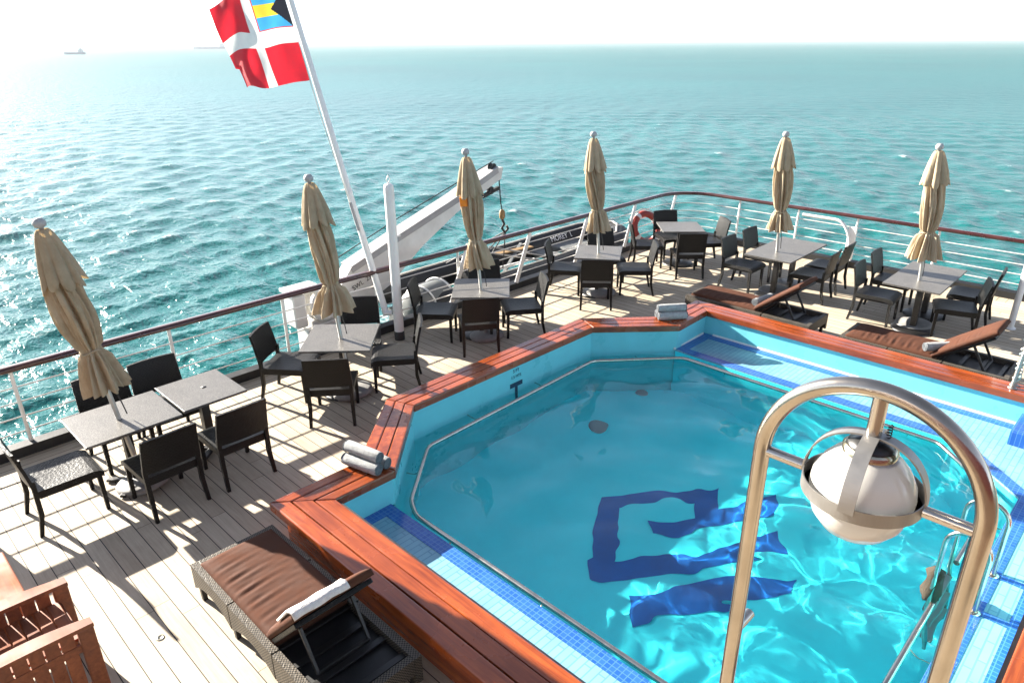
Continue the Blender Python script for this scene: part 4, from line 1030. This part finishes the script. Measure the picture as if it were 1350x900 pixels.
# ------------------------------------------------------------------ right edge: white pole, steel handrail with rope
pl_ = empty('awning_pole', (12.48, 1.60, 0), 0, 'plain white pole standing on the deck at the right edge', 'pole')
MB().lathe([(.045, 0), (.045, 2.6), (0, 2.605)], 18).build('shaft', M['white'], pl_); MB().lathe([(.075, 0), (.075, .015), (.05, .03)], 18).build('foot_plate', M['white'], pl_)
hr = empty('pool_handrail', (9.18, 1.00, ZC), 0, 'curved steel handrail wrapped with pale rope on the pool rim at the right edge', 'handrail')
for dx in (0, .10):
    MB().tube(rounded([(dx, 0, 0), (dx, -.02, .55), (dx + .05, -.18, .95), (dx + .1, -.7, .95)], .2, 6), .022, 12).build('rail_tube', M['steelw'], hr); MB().lathe([(.045, 0), (.045, .008), (.025, .015)], 14, (dx, 0, .001)).build('flange', M['steelw'], hr)
for k, (mk, ph) in enumerate((('rope', 0), ('ropeg', 2.1))):
    MB().tube([(.05 + .055 * math.cos(t * 1.1 + ph), -.012 + .03 * math.sin(t * 1.1 + ph) - .1 * max(0, t / 20 - .8), .06 + .62 * t / 20) for t in np.linspace(0, 20, 90)], .012, 8).build('rope', M[mk], hr)

# ------------------------------------------------------------------ the upper deck the photograph is taken from
ax = Vector((.714, .70, 0)); ay = Vector((-.70, .714, 0))
ud = MB(); q4 = [(ax * a + ay * c_) for a, c_ in ((.75, -7), (.75, 7), (-6, 7), (-6, -7))]
ud.prism([(p.x, p.y) for p in q4], 2.28, 2.44)  # slab is out of view, added to block sky light and darken reflections
tag(ud.build('upper_deck', M['udeck']), kind='structure')
dh = MB(); dh.box(tuple(ax * -2.6 + Vector((0, 0, 3.75))), (.2, 13.5, 2.6), 0, Matrix.Rotation(math.atan2(ax.y, ax.x), 3, 'Z'))  # unseen wall, added to cut sky fill and give the steel brown reflections
tag(dh.build('added_deckhouse_wall', M['hand']), 'unseen dark varnished deckhouse wall added behind the upper deck to block sky light', 'wall')

# ------------------------------------------------------------------ far ships
CAMP = Vector((0, 0, 4.1))
def ship(az, dist, ln, h, label, yaw):
    p = (dist * math.cos(az), dist * math.sin(az), ZS)
    s = empty('ship', p, yaw, label, 'ship', 'ships on the hazy horizon')
    MB().prism([(-ln / 2, -ln * .07), (ln * .36, -ln * .07), (ln / 2, 0), (ln * .36, ln * .07), (-ln / 2, ln * .07)], -1, h * .35).build('ship_hull', M['shipp'], s)
    MB().box((-ln * .33, 0, h * .55), (ln * .16, ln * .11, h * .45), .1).box((-ln * .34, 0, h * .85), (ln * .05, ln * .05, h * .3), .05).build('superstructure', M['shipw'], s)
    MB().beam((ln * .1, 0, h * .3), (ln * .1, 0, h * .8), ln * .008, ln * .008).beam((ln * .34, 0, h * .3), (ln * .34, 0, h * .7), ln * .008, ln * .008).build('mast', M['shipp'], s)
    return s

# ------------------------------------------------------------------ camera
F, PITCH, ROLL, YAW = 936.776, R(22.988), R(-0.42), R(44.429)
d = Vector((math.cos(YAW) * math.cos(PITCH), math.sin(YAW) * math.cos(PITCH), -math.sin(PITCH)))
r0 = d.cross(Vector((0, 0, 1))).normalized(); u0 = r0.cross(d)
rv = r0 * math.cos(ROLL) + u0 * math.sin(ROLL); uv = -r0 * math.sin(ROLL) + u0 * math.cos(ROLL)
cd = bpy.data.cameras.new('camera'); cam = bpy.data.objects.new('camera', cd); COL.objects.link(cam)
cam.matrix_world = Matrix.Translation(CAMP) @ Matrix((rv, uv, -d)).transposed().to_4x4()
cd.sensor_fit = 'HORIZONTAL'; cd.sensor_width = 36; cd.lens = F / 1350 * 36; cd.clip_start = .05; cd.clip_end = 90000
SC.camera = cam
def az_of(px): 
    v = d * F + rv * (px - 675) + uv * 392; return math.atan2(v.y, v.x)
for px, dist, ln, h, lab, yw in ((95, 1000, 26, 7, 'small hazy ship far left below the horizon', 2.2), (278, 1500, 66, 11, 'long low hazy ship on the horizon behind the flag', 2.3), (476, 3600, 90, 22, 'hazy ship on the horizon right of the flagstaff', 2.5),
                                 (567, 5200, 70, 24, 'faint ship on the horizon, second right of the flagstaff', 2.4), (818, 5600, 120, 30, 'faint ship on the horizon above the fourth umbrella', 2.3), (1195, 4600, 115, 20, 'low dark ship on the horizon towards the right edge', 2.45)):
    ship(az_of(px), dist, ln, h, lab, yw)

# ------------------------------------------------------------------ light, sky, haze
SUN_AZ = math.atan2(.98, -.18); SUN_EL = R(22.0)
sv = Vector((math.cos(SUN_AZ) * math.cos(SUN_EL), math.sin(SUN_AZ) * math.cos(SUN_EL), math.sin(SUN_EL)))
sl = bpy.data.lights.new('sun', 'SUN'); sl.energy = 5.0; sl.angle = R(.5); sl.color = (1.0, .93, .82)
sl.cycles.is_caustics_light = True
so = bpy.data.objects.new('sun', sl); COL.objects.link(so); so.rotation_euler = sv.to_track_quat('Z', 'Y').to_euler(); so.location = (0, 30, 20)
w = bpy.data.worlds.new('World'); SC.world = w; w.use_nodes = True; nt = w.node_tree
bg = nt.nodes['Background']; sk = nt.nodes.new('ShaderNodeTexSky'); sk.sky_type = 'NISHITA'; sk.sun_disc = False
sk.sun_elevation = SUN_EL; sk.sun_rotation = math.atan2(sv.x, sv.y); sk.altitude = 10; sk.air_density = .55; sk.dust_density = .35; sk.ozone_density = 1.0
hs = nt.nodes.new('ShaderNodeHueSaturation'); hs.inputs['Saturation'].default_value = .6; nt.links.new(sk.outputs[0], hs.inputs['Color']); nt.links.new(hs.outputs[0], bg.inputs[0]); bg.inputs[1].default_value = .066
hz = MB().box((0, 0, 2.2 - .0), (60000, 60000, 23.0)); ho_ = hz.build('haze', None)
ho_.data.materials.clear()
hm_, hnt, hout = _nt('haze_air'); pv = N(hnt, 'ShaderNodeVolumePrincipled'); pv.inputs['Color'].default_value = (.93, .96, 1, 1); pv.inputs['Density'].default_value = 1.8e-4; pv.inputs['Anisotropy'].default_value = .05
L(hnt, pv.outputs[0], hout.inputs['Volume']); ho_.data.materials.append(hm_); tag(ho_, kind='stuff')

SC.view_settings.view_transform = 'Standard'; SC.view_settings.look = 'None'; SC.view_settings.exposure = 2.42; SC.view_settings.gamma = 1.0
SC.render.engine = 'CYCLES'; cy = SC.cycles
cy.use_denoising = True; cy.max_bounces = 16; cy.diffuse_bounces = 10; cy.glossy_bounces = 5; cy.transmission_bounces = 6; cy.volume_bounces = 0; cy.transparent_max_bounces = 6
cy.caustics_refractive = True; cy.caustics_reflective = False; cy.sample_clamp_indirect = 6.0; cy.blur_glossy = .3
